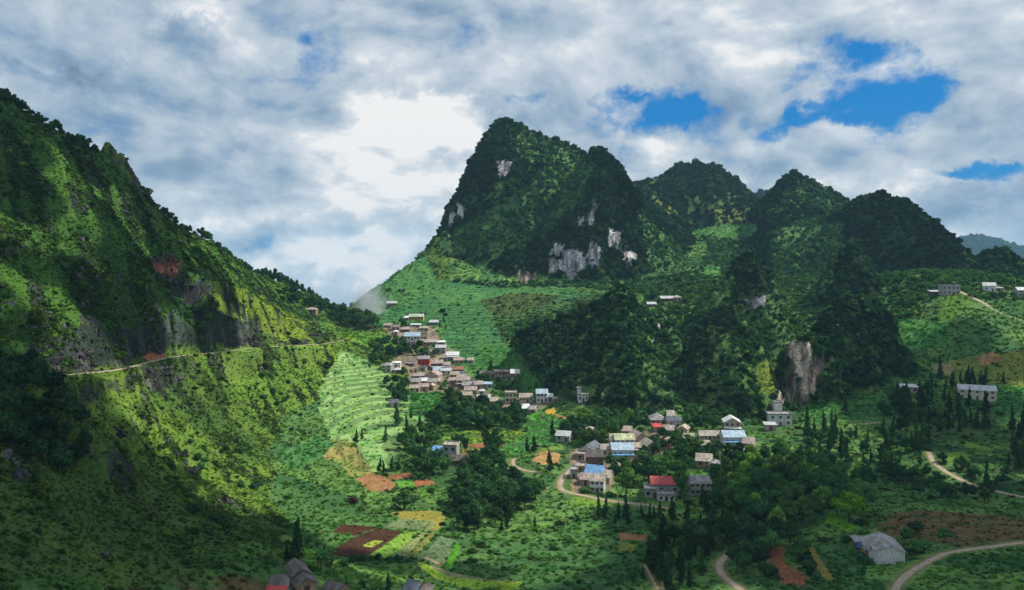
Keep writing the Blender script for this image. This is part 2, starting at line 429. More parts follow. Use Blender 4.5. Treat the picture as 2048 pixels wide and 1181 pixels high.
# left slope: grass with outcrops and scrub
g = sstep(n1 + 0.5 * n2, -0.45, 0.5)
grass = lerp3((0.055, 0.110, 0.020), (0.130, 0.215, 0.028), g)
dark = sstep(strk + 0.4 * n2, 0.02, 0.30)
grass = lerp3(grass, (0.030, 0.055, 0.014), dark * 0.8)
rockc = lerp3((0.035, 0.035, 0.036), (0.17, 0.16, 0.15), sstep(n3 + 0.5 * n2, -0.2, 0.9))
rk = sstep(SLOPE + 0.5 * n2 + 0.6 * strk, 1.75, 2.2) * np.where((PYG > 690) & (PXG > 330), 0.25, 1.0)
grass = lerp3(grass, rockc, rk * 0.85)
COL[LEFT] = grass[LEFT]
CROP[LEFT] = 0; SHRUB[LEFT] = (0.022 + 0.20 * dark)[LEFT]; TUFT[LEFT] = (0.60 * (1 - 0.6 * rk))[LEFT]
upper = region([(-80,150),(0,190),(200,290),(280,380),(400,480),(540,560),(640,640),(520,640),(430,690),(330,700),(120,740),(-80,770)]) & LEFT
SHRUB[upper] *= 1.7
COL[upper] = COL[upper] * np.array([0.50, 0.66, 0.75])  # cloud shade put into the grass colour of the upper slope
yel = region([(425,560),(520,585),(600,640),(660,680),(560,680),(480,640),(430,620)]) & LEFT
COL[yel] = lerp3(COL, (0.20, 0.27, 0.022), 0.65 * (1 - dark) + 0)[yel]; SHRUB[yel] *= 0.25  # sunlit band painted in as yellower, brighter grass
low = region([(-80,900),(150,1000),(380,1060),(560,1060),(600,1181),(560,1300),(-80,1300)])
COL[low] = lerp3(COL, (0.045, 0.10, 0.022), np.full(Z.shape, 0.55))[low]; SHRUB[low] += 0.03
COL[low] = lerp3(COL, (0.16, 0.08, 0.035), sstep(n1 - 0.3 * n3, 0.22, 0.5) * 0.7)[low]
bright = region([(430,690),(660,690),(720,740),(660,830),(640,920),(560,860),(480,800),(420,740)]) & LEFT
COL[bright] = lerp3(COL, (0.17, 0.29, 0.035), 0.45 * (1 - dark) * (1 - rk))[bright]  # sunlight below the road painted into the grass colour

# hills: woodland
hm = (HILL > 0.35) & ~LEFT
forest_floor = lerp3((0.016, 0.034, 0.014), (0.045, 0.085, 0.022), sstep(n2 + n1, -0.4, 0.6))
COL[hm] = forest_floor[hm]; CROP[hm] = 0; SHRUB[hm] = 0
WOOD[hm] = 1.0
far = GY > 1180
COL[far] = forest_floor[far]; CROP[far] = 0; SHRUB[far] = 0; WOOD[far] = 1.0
woods = [
 [(1000,655),(1050,640),(1240,590),(1330,640),(1400,620),(1560,560),(1700,560),(1880,540),(2100,520),(2100,600),(1900,600),(1800,660),(1800,740),(1700,790),(1640,800),(1545,850),(1400,848),(1290,835),(1150,800),(1090,790),(1060,730)],
 [(1280,560),(1400,540),(1420,490),(1340,470),(1600,480),(1620,600),(1450,620),(1300,640)],
 [(830,560),(900,560),(1120,565),(1300,560),(1300,590),(1140,575),(860,572)],
]
for p in woods:
    m = region(p) & ~LEFT
    q = m & ~hm
    COL[m] = forest_floor[m]; CROP[m] = 0; SHRUB[m] = 0.05; WOOD[m] = 0.9
    COL[q] = lerp3((0.055, 0.150, 0.050), (0.120, 0.215, 0.055), sstep(n2, -0.4, 0.5))[q]; WOOD[q] = 0.34; SHRUB[q] = 0.16; TUFT[q] = 0.15
# clearings and lighter scrub in the woods
clear = (n1 + 0.6 * n2 > 0.30) & (WOOD > 0.5) & (SLOPE < 1.3) & (GY < 1400)
COL[clear] = lerp3((0.035, 0.090, 0.028), (0.075, 0.145, 0.035), sstep(n2, -0.4, 0.6))[clear]; WOOD[clear] = 0.30; TUFT[clear] = 0.2

def paint(polys, col, crop=0.0, tuft=0.0, wood=0.0, shrub=0.0, var=0.2, wob=0.5, dmin=0, dmax=9000, col2=None, mixn=None, rows_=None):
    rowm = np.zeros(Z.shape, np.float32) if rows_ is None else (0.13 * np.sin((GX * math.cos(rows_) + GY * math.sin(rows_)) * 3.6 + n2 * 1.5) - 0.25 * sstep(n2 + n3, 0.15, 0.6)).astype(np.float32)
    for p in polys:
        m = region(p, dmin, dmax, wob)
        c = np.broadcast_to(np.asarray(col, np.float32), Z.shape + (3,))
        if col2 is not None: c = lerp3(col, col2, sstep(mixn if mixn is not None else n3 + n2, -0.4, 0.5))
        COL[m] = (c * (1 + var * n3[..., None] + rowm[..., None]))[m]
        CROP[m] = crop; TUFT[m] = tuft; WOOD[m] = wood; SHRUB[m] = shrub

# terraced slope right of the pass, and below the big cliff
TERR = [[(700,600),(735,575),(790,540),(850,508),(870,560),(1000,575),(1110,575),(1200,590),(1120,630),(1040,645),(1000,660),(1060,730),(1095,790),(1010,800),(960,760),(900,700),(880,660),(800,648),(755,655)]]
paint(TERR, (0.055, 0.190, 0.060), crop=0.10, tuft=0.08, shrub=0.002, col2=(0.095, 0.250, 0.060), mixn=n1 + n2, wob=1.0)
paint([[(960,600),(1030,585),(1120,590),(1060,640),(1000,650)]], (0.07, 0.11, 0.03), tuft=0.2, shrub=0.05, col2=(0.13, 0.17, 0.03))
paint([[(640,640),(700,660),(760,662),(800,680),(800,700),(740,700),(690,678),(640,655)]], (0.09, 0.22, 0.03), crop=0.3, tuft=0.2, col2=(0.16, 0.25, 0.03))
# bright maize terraces of the valley head
BR = [[(690,700),(770,740),(815,790),(850,812),(850,850),(880,880),(800,905),(770,940),(700,945),(660,880),(640,820),(640,760)]]
paint(BR, (0.19, 0.36, 0.11), wob=2.2, crop=0.16, col2=(0.30, 0.46, 0.15), mixn=n2 + n1)
paint([[(645,880),(690,875),(735,915),(750,950),(700,955),(680,925),(640,915)]], (0.23, 0.27, 0.06), tuft=0.2, col2=(0.30, 0.25, 0.08))
paint([[(560,905),(640,870),(672,885),(640,915),(590,945),(570,930)]], (0.075, 0.21, 0.06), crop=0.5)
paint([[(818,785),(880,785),(880,832),(818,828)]], (0.06, 0.19, 0.04), crop=0.6)
paint([[(955,690),(1000,690),(1060,740),(1050,790),(990,770),(960,735)], [(1010,755),(1080,760),(1095,785),(1040,790)]], (0.07, 0.22, 0.045), crop=0.5)
paint([[(1000,870),(1100,830),(1150,850),(1120,890),(1080,890),(1040,910),(1010,900)]], (0.09, 0.26, 0.06), crop=0.5)
paint([[(860,862),(1040,858),(1060,870),(1000,895),(900,892),(870,880)]], (0.10, 0.25, 0.035), crop=0.3, tuft=0.2, col2=(0.22, 0.28, 0.04))
paint([[(1600,815),(1790,790),(1800,850),(1640,850)], [(1790,640),(1900,625),(1905,690),(1800,700)], [(1950,760),(2048,730),(2100,850),(2000,840)], [(1400,452),(1515,447),(1510,474),(1440,478),(1395,468)], [(1405,535),(1440,532),(1440,555),(1410,550)], [(1565,596),(1592,600),(1580,620),(1562,612)]], (0.060, 0.190, 0.045), crop=0.4, col2=(0.11, 0.26, 0.05))
paint([[(1512,735),(1572,688),(1560,720),(1545,800),(1512,770)]], (0.18, 0.24, 0.03), tuft=0.5)
paint([[(1300,390),(1340,400),(1370,440),(1330,430)], [(1420,420),(1475,415),(1500,445),(1430,450)]], (0.13, 0.17, 0.03), tuft=0.2, shrub=0.05, wood=0.2)
paint([[(1850,590),(1920,585),(1960,600),(1900,640),(1850,650)]], (0.09, 0.18, 0.02), tuft=0.4, shrub=0.02)
paint([[(1880,725),(2048,700),(2100,780),(1960,765),(1890,755)]], (0.13, 0.20, 0.03), tuft=0.3, shrub=0.01, col2=(0.2, 0.22, 0.04))

# single plots (colours of soil, stubble and young rice; lower plots dimmed for partial shade)
SOIL = (0.20, 0.065, 0.028); ORANGE = (0.34, 0.175, 0.075); YELLOW = (0.30, 0.26, 0.045)
def plots(items):
    for k, (col, poly) in enumerate(items): paint([poly], col, var=0.22, wob=0.28, rows_=0.35 + 0.9 * (k % 3), tuft=0.12 if col[1] > col[0] else 0.03, col2=(col[0] * .8, col[1] * .85, col[2] * .8))
plots([
 (YELLOW, [(778,1023),(861,1021),(882,1024),(891,1033),(887,1049),(872,1062),(866,1062),(872,1043),(855,1042),(799,1037),(795,1030)]),
 ((0.19,0.24,0.10), [(799,1037),(858,1042),(846,1060),(764,1056)]), ((0.26,0.27,0.09), [(861,1042),(873,1043),(866,1062),(849,1061)]),
 ((0.090,0.030,0.017), [(682,1049),(737,1051),(755,1055),(711,1070),(667,1065)]),
 ((0.070,0.032,0.017), [(757,1056),(808,1062),(735,1113),(653,1111),(662,1101),(711,1073)]),
 ((0.30,0.36,0.05), [(724,1092),(749,1080),(766,1083),(743,1096)]),
 ((0.20,0.34,0.045), [(809,1062),(843,1062),(778,1117),(736,1113)]), ((0.24,0.28,0.10), [(844,1063),(855,1066),(808,1117),(781,1117)]),
 ((0.22,0.23,0.05), [(857,1066),(874,1064),(831,1115),(811,1117)]),
 ((0.16,0.23,0.11), [(880,1070),(909,1081),(890,1128),(845,1111)]), ((0.11,0.36,0.02), [(911,1084),(920,1090),(903,1137),(892,1130)]),
 ((0.30,0.44,0.04), [(834,1122),(858,1130),(902,1152),(969,1161),(1045,1165),(1030,1181),(930,1176),(872,1157),(843,1137)]),
 ((0.26,0.24,0.11), [(861,1127),(902,1145),(969,1157),(1045,1162),(1045,1165),(969,1162),(896,1153),(862,1135)]),
 (ORANGE, [(711,958),(737,948),(764,951),(793,967),(787,982),(737,983)]), ((0.33,0.14,0.06), [(771,950),(814,945),(831,952),(784,960)]),
 ((0.13,0.33,0.04), [(790,962),(825,960),(831,974),(800,975)]), ((0.33,0.13,0.06), [(826,961),(855,960),(875,967),(831,974)]),
 ((0.30,0.12,0.06), [(931,888),(1010,884),(1000,895),(950,897)]), ((0.38,0.30,0.06), [(925,896),(960,897),(957,913),(922,911)]),
 ((0.45,0.26,0.10), [(1063,922),(1075,906),(1100,901),(1122,908),(1117,926),(1085,930)]), ((0.20,0.30,0.05), [(1075,897),(1125,890),(1128,900),(1100,901),(1075,905)]),
 ((0.60,0.40,0.05), [(1089,822),(1110,815),(1113,829),(1093,828)]), ((0.52,0.30,0.13), [(1124,846),(1150,843),(1146,854),(1122,856)]),
 ((0.09,0.42,0.03), [(1062,826),(1076,825),(1072,840),(1060,840)]), ((0.22,0.26,0.06), [(1068,805),(1112,800),(1088,818),(1070,822)]),
 ((0.50,0.27,0.12), [(1112,829),(1160,842),(1150,845),(1112,833)]),
 ((0.28,0.105,0.045), [(1522,1092),(1557,1084),(1570,1095),(1568,1123),(1621,1156),(1608,1171),(1562,1168),(1555,1138),(1532,1117),(1519,1107)]),
 ((0.24,0.19,0.035), [(1593,1092),(1623,1084),(1631,1102),(1669,1158),(1656,1161),(1631,1143),(1608,1117)]),
 ((0.36,0.17,0.07), [(1238,1065),(1293,1069),(1290,1082),(1240,1077)]), ((0.22,0.24,0.04), [(1235,1082),(1275,1090),(1262,1104),(1232,1100)]),
 ((0.12,0.30,0.02), [(1660,1020),(1690,1033),(1722,1055),(1700,1064),(1650,1045)]),
 ((0.16,0.26,0.03), [(1140,990),(1210,1003),(1205,1012),(1145,1004)]),
 ((0.20,0.34,0.04), [(1870,900),(1930,903),(1942,922),(1885,925)]), ((0.18,0.30,0.04), [(1930,880),(1988,898),(1982,912),(1932,893)]),
 ((0.33,0.18,0.07), [(1950,717),(1985,703),(2010,718),(1965,734)]), ((0.27,0.23,0.10), [(1862,730),(1900,728),(1912,748),(1872,750)]),
 ((0.42,0.24,0.10), [(1140,968),(1150,962),(1160,985),(1145,982)]), ((0.36,0.28,0.18), [(1400,866),(1440,862),(1452,880),(1410,880)]), ((0.45,0.30,0.14), [(1432,858),(1455,852),(1452,868),(1436,872)]),
])
br = region([(1750,1050),(1780,1025),(1850,1018),(2048,1035),(2100,1060),(2100,1085),(1900,1090),(1830,1078),(1760,1072)], wob=0.3)
COL[br] = lerp3((0.15, 0.085, 0.035), (0.10, 0.12, 0.03), sstep(n2 + np.sin(GY * 1.4 + n2 * 3) * 0.5, -0.3, 0.6))[br]; CROP[br] = 0.03; TUFT[br] = 0.25; SHRUB[br] = 0.004
# trodden earth of the villages
for p in ([(765,655),(860,650),(900,700),(880,730),(960,770),(1000,800),(960,810),(900,785),(820,785),(815,750),(780,740),(800,700)], [(1140,900),(1230,880),(1330,850),(1350,900),(1240,930),(1220,980),(1150,985),(1140,950)], [(985,800),(1100,797),(1110,806),(1060,825),(990,815)]):
    m = region(p); e = sstep(n3 + n2, -0.3, 0.3)
    COL[m] = lerp3((0.28, 0.20, 0.14), (0.16, 0.15, 0.09), e)[m]; CROP[m] = 0.0; SHRUB[m] = 0.02; WOOD[m] = 0; TUFT[m] = 0.05
WT = HILL.copy()                                 # 1 = dense dark wood, 0 = open lighter wood
OPEN = [([(980,640),(1240,570),(1300,620),(1330,700),(1280,800),(1150,790),(1050,740)], 0.6, 0.95), ([(1115,305),(1190,330),(1160,400),(1100,470),(1020,500),(930,520),(880,505),(866,488),(930,452),(1005,408),(1070,360)], 0.0, 0.62),
 ([(1040,262),(1110,285),(1180,320),(1120,330),(1060,330),(1030,300)], 0.25, 0.8),
 ([(1545,470),(1600,440),(1690,450),(1680,520),(1640,600),(1560,640),(1545,560)], 0.0, 0.45),
 ([(1275,420),(1345,480),(1420,560),(1470,560),(1430,620),(1380,640),(1300,600),(1290,500)], 0.0, 0.5),
 ([(1330,650),(1380,640),(1400,650),(1370,700),(1300,790),(1240,800),(1290,720)], 0.1, 0.4),
 ([(1515,600),(1600,620),(1640,660),(1590,680),(1545,740),(1520,700)], 0.0, 0.4),
 ([(1745,560),(1880,560),(1880,640),(1790,640)], 0.1, 0.6),
 ([(1590,360),(1700,410),(1660,440),(1600,400)], 0.3, 0.8)]
for p_, v_, w_ in OPEN:
    m = region(p_, wob=2.0); WT[m] = np.minimum(WT, v_)[m]; WOOD[m] *= w_
    COL[m] = lerp3((0.055, 0.135, 0.045), (0.11, 0.20, 0.05), sstep(n2, -0.4, 0.5))[m]; SHRUB[m] += 0.08
# bare limestone
rw = fbm(GX / 3.0, Z / 16.0, 151, 4)
pale = lerp3((0.16, 0.15, 0.16), (0.76, 0.71, 0.68), sstep(rw + 0.3 * n3, -0.5, 0.55))
warm = lerp3((0.10, 0.08, 0.07), (0.62, 0.49, 0.38), sstep(rw + 0.4 * n3, -0.35, 0.6))
red = lerp3((0.05, 0.03, 0.03), (0.42, 0.16, 0.09), sstep(rw + 0.4 * n3, -0.3, 0.6))
ROCKS = [(pale, [(1100,488),(1128,492),(1126,540),(1095,548)]), (pale, [(1124,505),(1140,498),(1166,505),(1172,540),(1142,562),(1124,548)]), (pale, [(1180,480),(1208,498),(1196,535),(1160,535),(1172,512)]),
 (pale, [(1213,458),(1243,466),(1234,500),(1218,494)]), (pale, [(1243,500),(1274,510),(1270,532),(1246,526)]), (warm, [(1036,543),(1072,546),(1070,565),(1038,562)]), (pale, [(990,322),(1024,326),(1012,358),(994,352)]),
 (pale, [(897,430),(912,424),(906,452),(896,450)]), (pale, [(913,408),(938,412),(928,438),(915,432)]), (pale, [(1168,445),(1192,402),(1196,415),(1180,452)]), (pale, [(1155,440),(1166,436),(1164,456),(1155,455)]),
 (warm, [(1576,685),(1622,690),(1622,722),(1642,738),(1636,775),(1604,816),(1548,806),(1566,760),(1584,735),(1572,710)]), (warm, [(1624,718),(1650,706),(1650,742),(1634,750)]),
 (pale, [(1490,600),(1532,592),(1532,614),(1498,618)]), (red, [(298,512),(318,522),(335,508),(362,528),(354,560),(312,545)]), (pale, [(1210,615),(1218,618),(1216,640),(1211,636)]), (pale, [(1318,640),(1322,660),(1306,695),(1300,690)]),
 (rockc, [(90,700),(200,690),(300,690),(330,708),(260,730),(200,742),(110,748)]), (rockc, [(215,838),(262,880),(285,925),(240,895)]), (rockc, [(160,630),(206,638),(200,668),(170,660)]), (rockc * 0.4, [(330,560),(400,570),(440,610),(442,650),(400,640),(350,600)]),
 (rockc * 0.6, [(430,685),(520,672),(620,680),(620,688),(500,694),(430,700)]), (rockc, [(10,700),(45,720),(50,760),(20,770)]), (rockc * 0.6, [(280,735),(330,725),(370,790),(390,830),(330,800)])]
ROCK = np.zeros(Z.shape, np.float32)
for k_, (c, poly) in enumerate(ROCKS):
    m = region(poly, wob=1.0); keep = m & (n3 + 0.8 * n2 + 0.6 * rw + (0.0 if k_ > 18 else -0.22 if k_ in (15, 16, 17, 18) else 0.55) > -0.12)
    COL[keep] = c[keep]; ROCK[keep] = 1
    for a in (WOOD, SHRUB, CROP, TUFT): a[keep] *= 0.02 if k_ <= 14 else 0.35
m = region([(285,715),(300,706),(330,707),(330,716),(300,724)], wob=0.4); COL[m] = (0.42, 0.16, 0.08); SHRUB[m] = 0; TUFT[m] = 0

Z += ROCK * np.abs(fbm(GX / 5, Z / 7 + GY / 5, 171, 3)) * 3.0 * (HILL > 0.3)
# terrace steps cut into the farmed slopes
def terrace(mask, step):
    global Z
    f = Z / step + fbm(GX / 40, GY / 40, 161, 3) * 0.8
    fl = np.floor(f); fr = f - fl
    t = fl + sstep(fr, 0.62, 1.0)
    dz = (t - f) * step
    soft = mask.astype(np.float32)
    for _ in range(3):
        soft[1:-1, 1:-1] = (soft[1:-1, 1:-1] * 2 + soft[:-2, 1:-1] + soft[2:, 1:-1] + soft[1:-1, :-2] + soft[1:-1, 2:]) / 6
    Z = Z + dz * soft
    riser = sstep(fr, 0.55, 0.75) * soft
    COL[:] = lerp3(COL, (0.035, 0.072, 0.022), riser * 0.60)
    CROP[:] = CROP * (1 - riser)
    SHRUB[:] = SHRUB + riser * 0.02
tm = np.zeros(Z.shape, bool)
for p in TERR + BR + [[(640,640),(700,660),(690,678),(640,690),(600,650)]]: tm |= region(p)
terrace(tm & (ROCK < 0.5), 2.0)
fl_ = (Z < 16) & ~LEFT & (GY > 180) & (GY < 480) & (HILL < 0.1) & (CROP > 0.2)
terrace(fl_, 1.1)
terrace(br | region([(1850,850),(2048,850),(2100,1000),(1950,960),(1880,930)]), 1.3)
terrace(region([(1512,735),(1572,688),(1560,720),(1545,800),(1512,770)]) | region([(1400,452),(1515,447),(1510,474),(1440,478),(1395,468)]), 3.0)
PYG = HY - (Z - EYE) / GY * F
COL = np.clip(COL, 0.004, 0.9)

# ------------------------------------------------------------------ materials
def material(name):
    m = bpy.data.materials.new(name); m.use_nodes = True
    t = NT(m.node_tree); t.n.clear()
    out = t.node('ShaderNodeOutputMaterial')
    return m, t, out
def terrain_material():
    m, t, out = material('ground cover')
    at = t.node('ShaderNodeAttribute', attribute_name='cover')
    g = t.node('ShaderNodeNewGeometry')
    nf = t.noise(g.outputs['Position'], 0.9, 5.0, 0.65)
    nb = t.noise(g.outputs['Position'], 0.12, 4.0, 0.6)
    k = t.math('ADD', t.smooth(nf, 0.3, 0.7, 0.62, 1.32), t.smooth(nb, 0.35, 0.65, -0.1, 0.1))
    c = t.vmath('SCALE', at.outputs['Color']); t.put(c.node.inputs['Scale'], k)
    # bare rock: vertical water streaks and joints
    pos = g.outputs['Position']
    st = t.noise(t.mapping(pos, scale=(0.55, 0.55, 0.07)), 1.0, 5.0, 0.7, 0.4)
    vo = t.node('ShaderNodeTexVoronoi', feature='DISTANCE_TO_EDGE'); t.l.new(t.mapping(pos, scale=(0.22, 0.22, 0.12)), vo.inputs['Vector'])
    rk_ = t.math('MULTIPLY', t.smooth(st, 0.36, 0.62, 0.30, 1.35), t.smooth(vo.outputs['Distance'], 0.0, 0.10, 0.45, 1.0))
    k2 = t.node('ShaderNodeMix'); t.put(k2.inputs[0], at.outputs['Alpha']); k2.inputs[2].default_value = 1.0; t.put(k2.inputs[3], rk_)
    c2 = t.vmath('SCALE', c); t.put(c2.node.inputs['Scale'], k2.outputs[0]); c = c2
    b = t.node('ShaderNodeBsdfPrincipled'); t.l.new(c, b.inputs['Base Color']); b.inputs['Roughness'].default_value = 0.95
    b.inputs['Specular IOR Level'].default_value = 0.12
    bp = t.node('ShaderNodeBump'); bp.inputs['Strength'].default_value = 0.9; bp.inputs['Distance'].default_value = 0.7
    t.l.new(nf, bp.inputs['Height']); t.l.new(bp.outputs[0], b.inputs['Normal'])
    t.l.new(b.outputs[0], out.inputs[0])
    return m
def leaf_material(name, kind, trans=0.25):
    """kind: INSTANCER reads the colour of each scattered plant, OBJECT the colour of the tree object"""
    m, t, out = material(name)
    if kind == 'INSTANCER':
        at = t.node('ShaderNodeAttribute', attribute_type='INSTANCER', attribute_name='tint'); c = at.outputs['Color']
    else:
        c = t.node('ShaderNodeObjectInfo').outputs['Color']
    g = t.node('ShaderNodeNewGeometry')
    nz = t.noise(g.outputs['Position'], 1.7, 2.0, 0.6)
    v = t.vmath('SCALE', c); t.put(v.node.inputs['Scale'], t.smooth(nz, 0.3, 0.7, 0.6, 1.5))
    d = t.node('ShaderNodeBsdfDiffuse'); t.l.new(v, d.inputs[0])
    tr = t.node('ShaderNodeBsdfTranslucent')
    v2 = t.vmath('MULTIPLY', v, (1.15, 1.3, 0.5)); t.l.new(v2, tr.inputs[0])
    mx = t.node('ShaderNodeMixShader'); mx.inputs[0].default_value = trans
    t.l.new(d.outputs[0], mx.inputs[1]); t.l.new(tr.outputs[0], mx.inputs[2])
    t.l.new(mx.outputs[0], out.inputs[0])
    return m
def plain_material(name, col, rough=0.85, var=0.25, scale=1.2, bump=0.2, spec=0.25, metal=0.0, streak=None):
    m, t, out = material(name)
    tc = t.node('ShaderNodeTexCoord')
    vec = tc.outputs['Object']
    if streak: vec = t.mapping(vec, scale=streak)
    nz = t.noise(vec, scale, 5.0, 0.65)
    c = t.vmath('SCALE', tuple(col[:3])); t.put(c.node.inputs['Scale'], t.smooth(nz, 0.28, 0.72, 1 - var, 1 + var))
    b = t.node('ShaderNodeBsdfPrincipled'); t.l.new(c, b.inputs['Base Color'])
    b.inputs['Roughness'].default_value = rough; b.inputs['Specular IOR Level'].default_value = spec; b.inputs['Metallic'].default_value = metal
    if bump:
        bp = t.node('ShaderNodeBump'); bp.inputs['Strength'].default_value = bump; bp.inputs['Distance'].default_value = 0.1
        t.l.new(nz, bp.inputs['Height']); t.l.new(bp.outputs[0], b.inputs['Normal'])
    t.l.new(b.outputs[0], out.inputs[0])
    return m
M_GROUND = terrain_material()
M_LEAF_S = leaf_material('scattered leaves', 'INSTANCER')
M_BLADE = leaf_material('grass blades', 'INSTANCER', 0.45)
M_LEAF_O = leaf_material('tree leaves', 'OBJECT')
M_BARK = plain_material('bark', (0.09, 0.065, 0.045), 0.95, 0.3, 3.0)
M_CULM = plain_material('bamboo culm', (0.16, 0.20, 0.06), 0.6, 0.3, 3.0)

# ------------------------------------------------------------------ linking helpers
def link(o, parent=None):
    scene.collection.objects.link(o)
    if parent is not None: o.parent = parent
    return o
def tag(o, label=None, cat=None, group=None, kind=None):
    if label: o['label'] = label
    if cat: o['category'] = cat
    if group: o['group'] = group
    if kind: o['kind'] = kind
    return o

def grid_mesh(name, rsl=slice(None), csl=slice(None)):
    gx, gy, gz = GX[rsl, csl], GY[rsl, csl], Z[rsl, csl]
    nr, nc = gx.shape
    v = np.stack([gx, gy, gz], -1).reshape(-1, 3).astype(np.float32)
    idx = np.arange(nr * nc).reshape(nr, nc)
    q = np.stack([idx[:-1, :-1], idx[:-1, 1:], idx[1:, 1:], idx[1:, :-1]], -1).reshape(-1, 4)
    me = bpy.data.meshes.new(name)
    me.vertices.add(len(v)); me.vertices.foreach_set('co', v.ravel())
    me.loops.add(q.size); me.loops.foreach_set('vertex_index', q.ravel().astype(np.int32))
    me.polygons.add(len(q)); me.polygons.foreach_set('loop_start', np.arange(0, q.size, 4, dtype=np.int32))
    me.polygons.foreach_set('loop_total', np.full(len(q), 4, dtype=np.int32))
    me.polygons.foreach_set('use_smooth', np.ones(len(q), dtype=bool))
    me.update(calc_edges=True)
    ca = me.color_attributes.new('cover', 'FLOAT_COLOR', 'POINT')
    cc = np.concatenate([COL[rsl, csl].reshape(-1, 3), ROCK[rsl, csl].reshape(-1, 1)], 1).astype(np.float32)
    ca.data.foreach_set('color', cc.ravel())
    me.materials.append(M_GROUND)
    return me

# ------------------------------------------------------------------ foliage meshes
def leaf_cloud(name, blobs, n, size, mat, seed, aspect=1.7, flat=0.35, core=0.8, up=0.0, droop=0.0):
    """a crown: lumps (centre, radii) covered with n small leaf sprays around a dark inner mass"""
    r = np.random.default_rng(seed)
    B = np.array([list(c) + list(q) for c, q in blobs], float)
    area = (B[:, 3] * B[:, 4] * B[:, 5]) ** (2 / 3)
    pick = r.choice(len(B), n, p=area / area.sum())
    d = r.normal(size=(n, 3)); d[:, 2] = d[:, 2] * 0.8 + 0.25
    d /= np.linalg.norm(d, axis=1)[:, None]
    rad = r.uniform(0.72, 1.10, n)[:, None]
    c = B[pick, :3] + d * B[pick, 3:] * rad
    nrm = d + r.normal(size=(n, 3)) * flat + np.array([0, 0, up]); nrm /= np.linalg.norm(nrm, axis=1)[:, None]
    t1 = np.cross(nrm, r.normal(size=(n, 3))); t1[:, 2] -= droop; t1 -= nrm * (t1 * nrm).sum(1)[:, None]; t1 /= np.linalg.norm(t1, axis=1)[:, None]
    t2 = np.cross(nrm, t1)
    s = size * r.uniform(0.55, 1.35, n)[:, None]
    a = c - t1 * s * aspect * 0.5; b = c + t2 * s * 0.5 + nrm * s * 0.12; e = c + t1 * s * aspect * 0.5; f = c - t2 * s * 0.5 + nrm * s * 0.12
    V = np.stack([a, b, e, f], 1).reshape(-1, 3)
    faces = [(4 * i, 4 * i + 1, 4 * i + 2, 4 * i + 3) for i in range(n)]
    verts = V.tolist()
    if core:
        for cx, cy, cz, rx, ry, rz in B:
            o = len(verts); nu, nv = 7, 4
            for j in range(nv + 1):
                th = math.pi * j / nv
                for i in range(nu):
                    ph = 2 * math.pi * i / nu
                    k = core * r.uniform(0.8, 1.1)
                    verts.append([cx + rx * k * math.sin(th) * math.cos(ph), cy + ry * k * math.sin(th) * math.sin(ph), cz + rz * k * math.cos(th)])
            for j in range(nv):
                for i in range(nu):
                    faces.append((o + j * nu + i, o + (j + 1) * nu + i, o + (j + 1) * nu + (i + 1) % nu, o + j * nu + (i + 1) % nu))
    me = bpy.data.meshes.new(name); me.from_pydata(verts, [], faces)
    me.materials.append(mat)
    return me

def blobs_round(seed, n=7, r0=0.42):
    r = np.random.default_rng(seed); out = []
    for i in range(n):
        a = 2 * math.pi * i / n + r.uniform(-0.5, 0.5); q = r.uniform(0.15, 0.42)
        rr = r0 * r.uniform(0.45, 0.9)
        out.append(((q * math.cos(a), q * math.sin(a), r.uniform(0.35, 0.72)), (rr, rr, rr * r.uniform(0.75, 1.05))))
    out.append(((0, 0, 0.68), (r0 * 0.75, r0 * 0.75, r0 * 0.72)))
    return out
def blobs_low(seed, n=4):
    r = np.random.default_rng(seed); out = []
    for i in range(n):
        rr = r.uniform(0.22, 0.42)
        out.append(((r.uniform(-0.3, 0.3), r.uniform(-0.3, 0.3), rr * 0.55), (rr, rr, rr * 0.8)))
    return out

def scatter_nodes(coll):
    ng = bpy.data.node_groups.new('scatter', 'GeometryNodeTree')
    ng.interface.new_socket('Geometry', in_out='INPUT', socket_type='NodeSocketGeometry')
    ng.interface.new_socket('Geometry', in_out='OUTPUT', socket_type='NodeSocketGeometry')
    n, l = ng.nodes, ng.links
    gi, go = n.new('NodeGroupInput'), n.new('NodeGroupOutput')
    ci_ = n.new('GeometryNodeCollectionInfo'); ci_.inputs['Collection'].default_value = coll
    ci_.inputs['Separate Children'].default_value = True; ci_.inputs['Reset Children'].default_value = True
    iop = n.new('GeometryNodeInstanceOnPoints'); iop.inputs['Pick Instance'].default_value = True
    def attr(nm, ty):
        a = n.new('GeometryNodeInputNamedAttribute'); a.data_type = ty; a.inputs['Name'].default_value = nm; return a.outputs['Attribute']
    l.new(gi.outputs[0], iop.inputs['Points']); l.new(ci_.outputs[0], iop.inputs['Instance'])
    l.new(attr('variant', 'INT'), iop.inputs['Instance Index']); l.new(attr('turn', 'FLOAT_VECTOR'), iop.inputs['Rotation']); l.new(attr('size', 'FLOAT_VECTOR'), iop.inputs['Scale'])
    l.new(iop.outputs[0], go.inputs[0])
    return ng

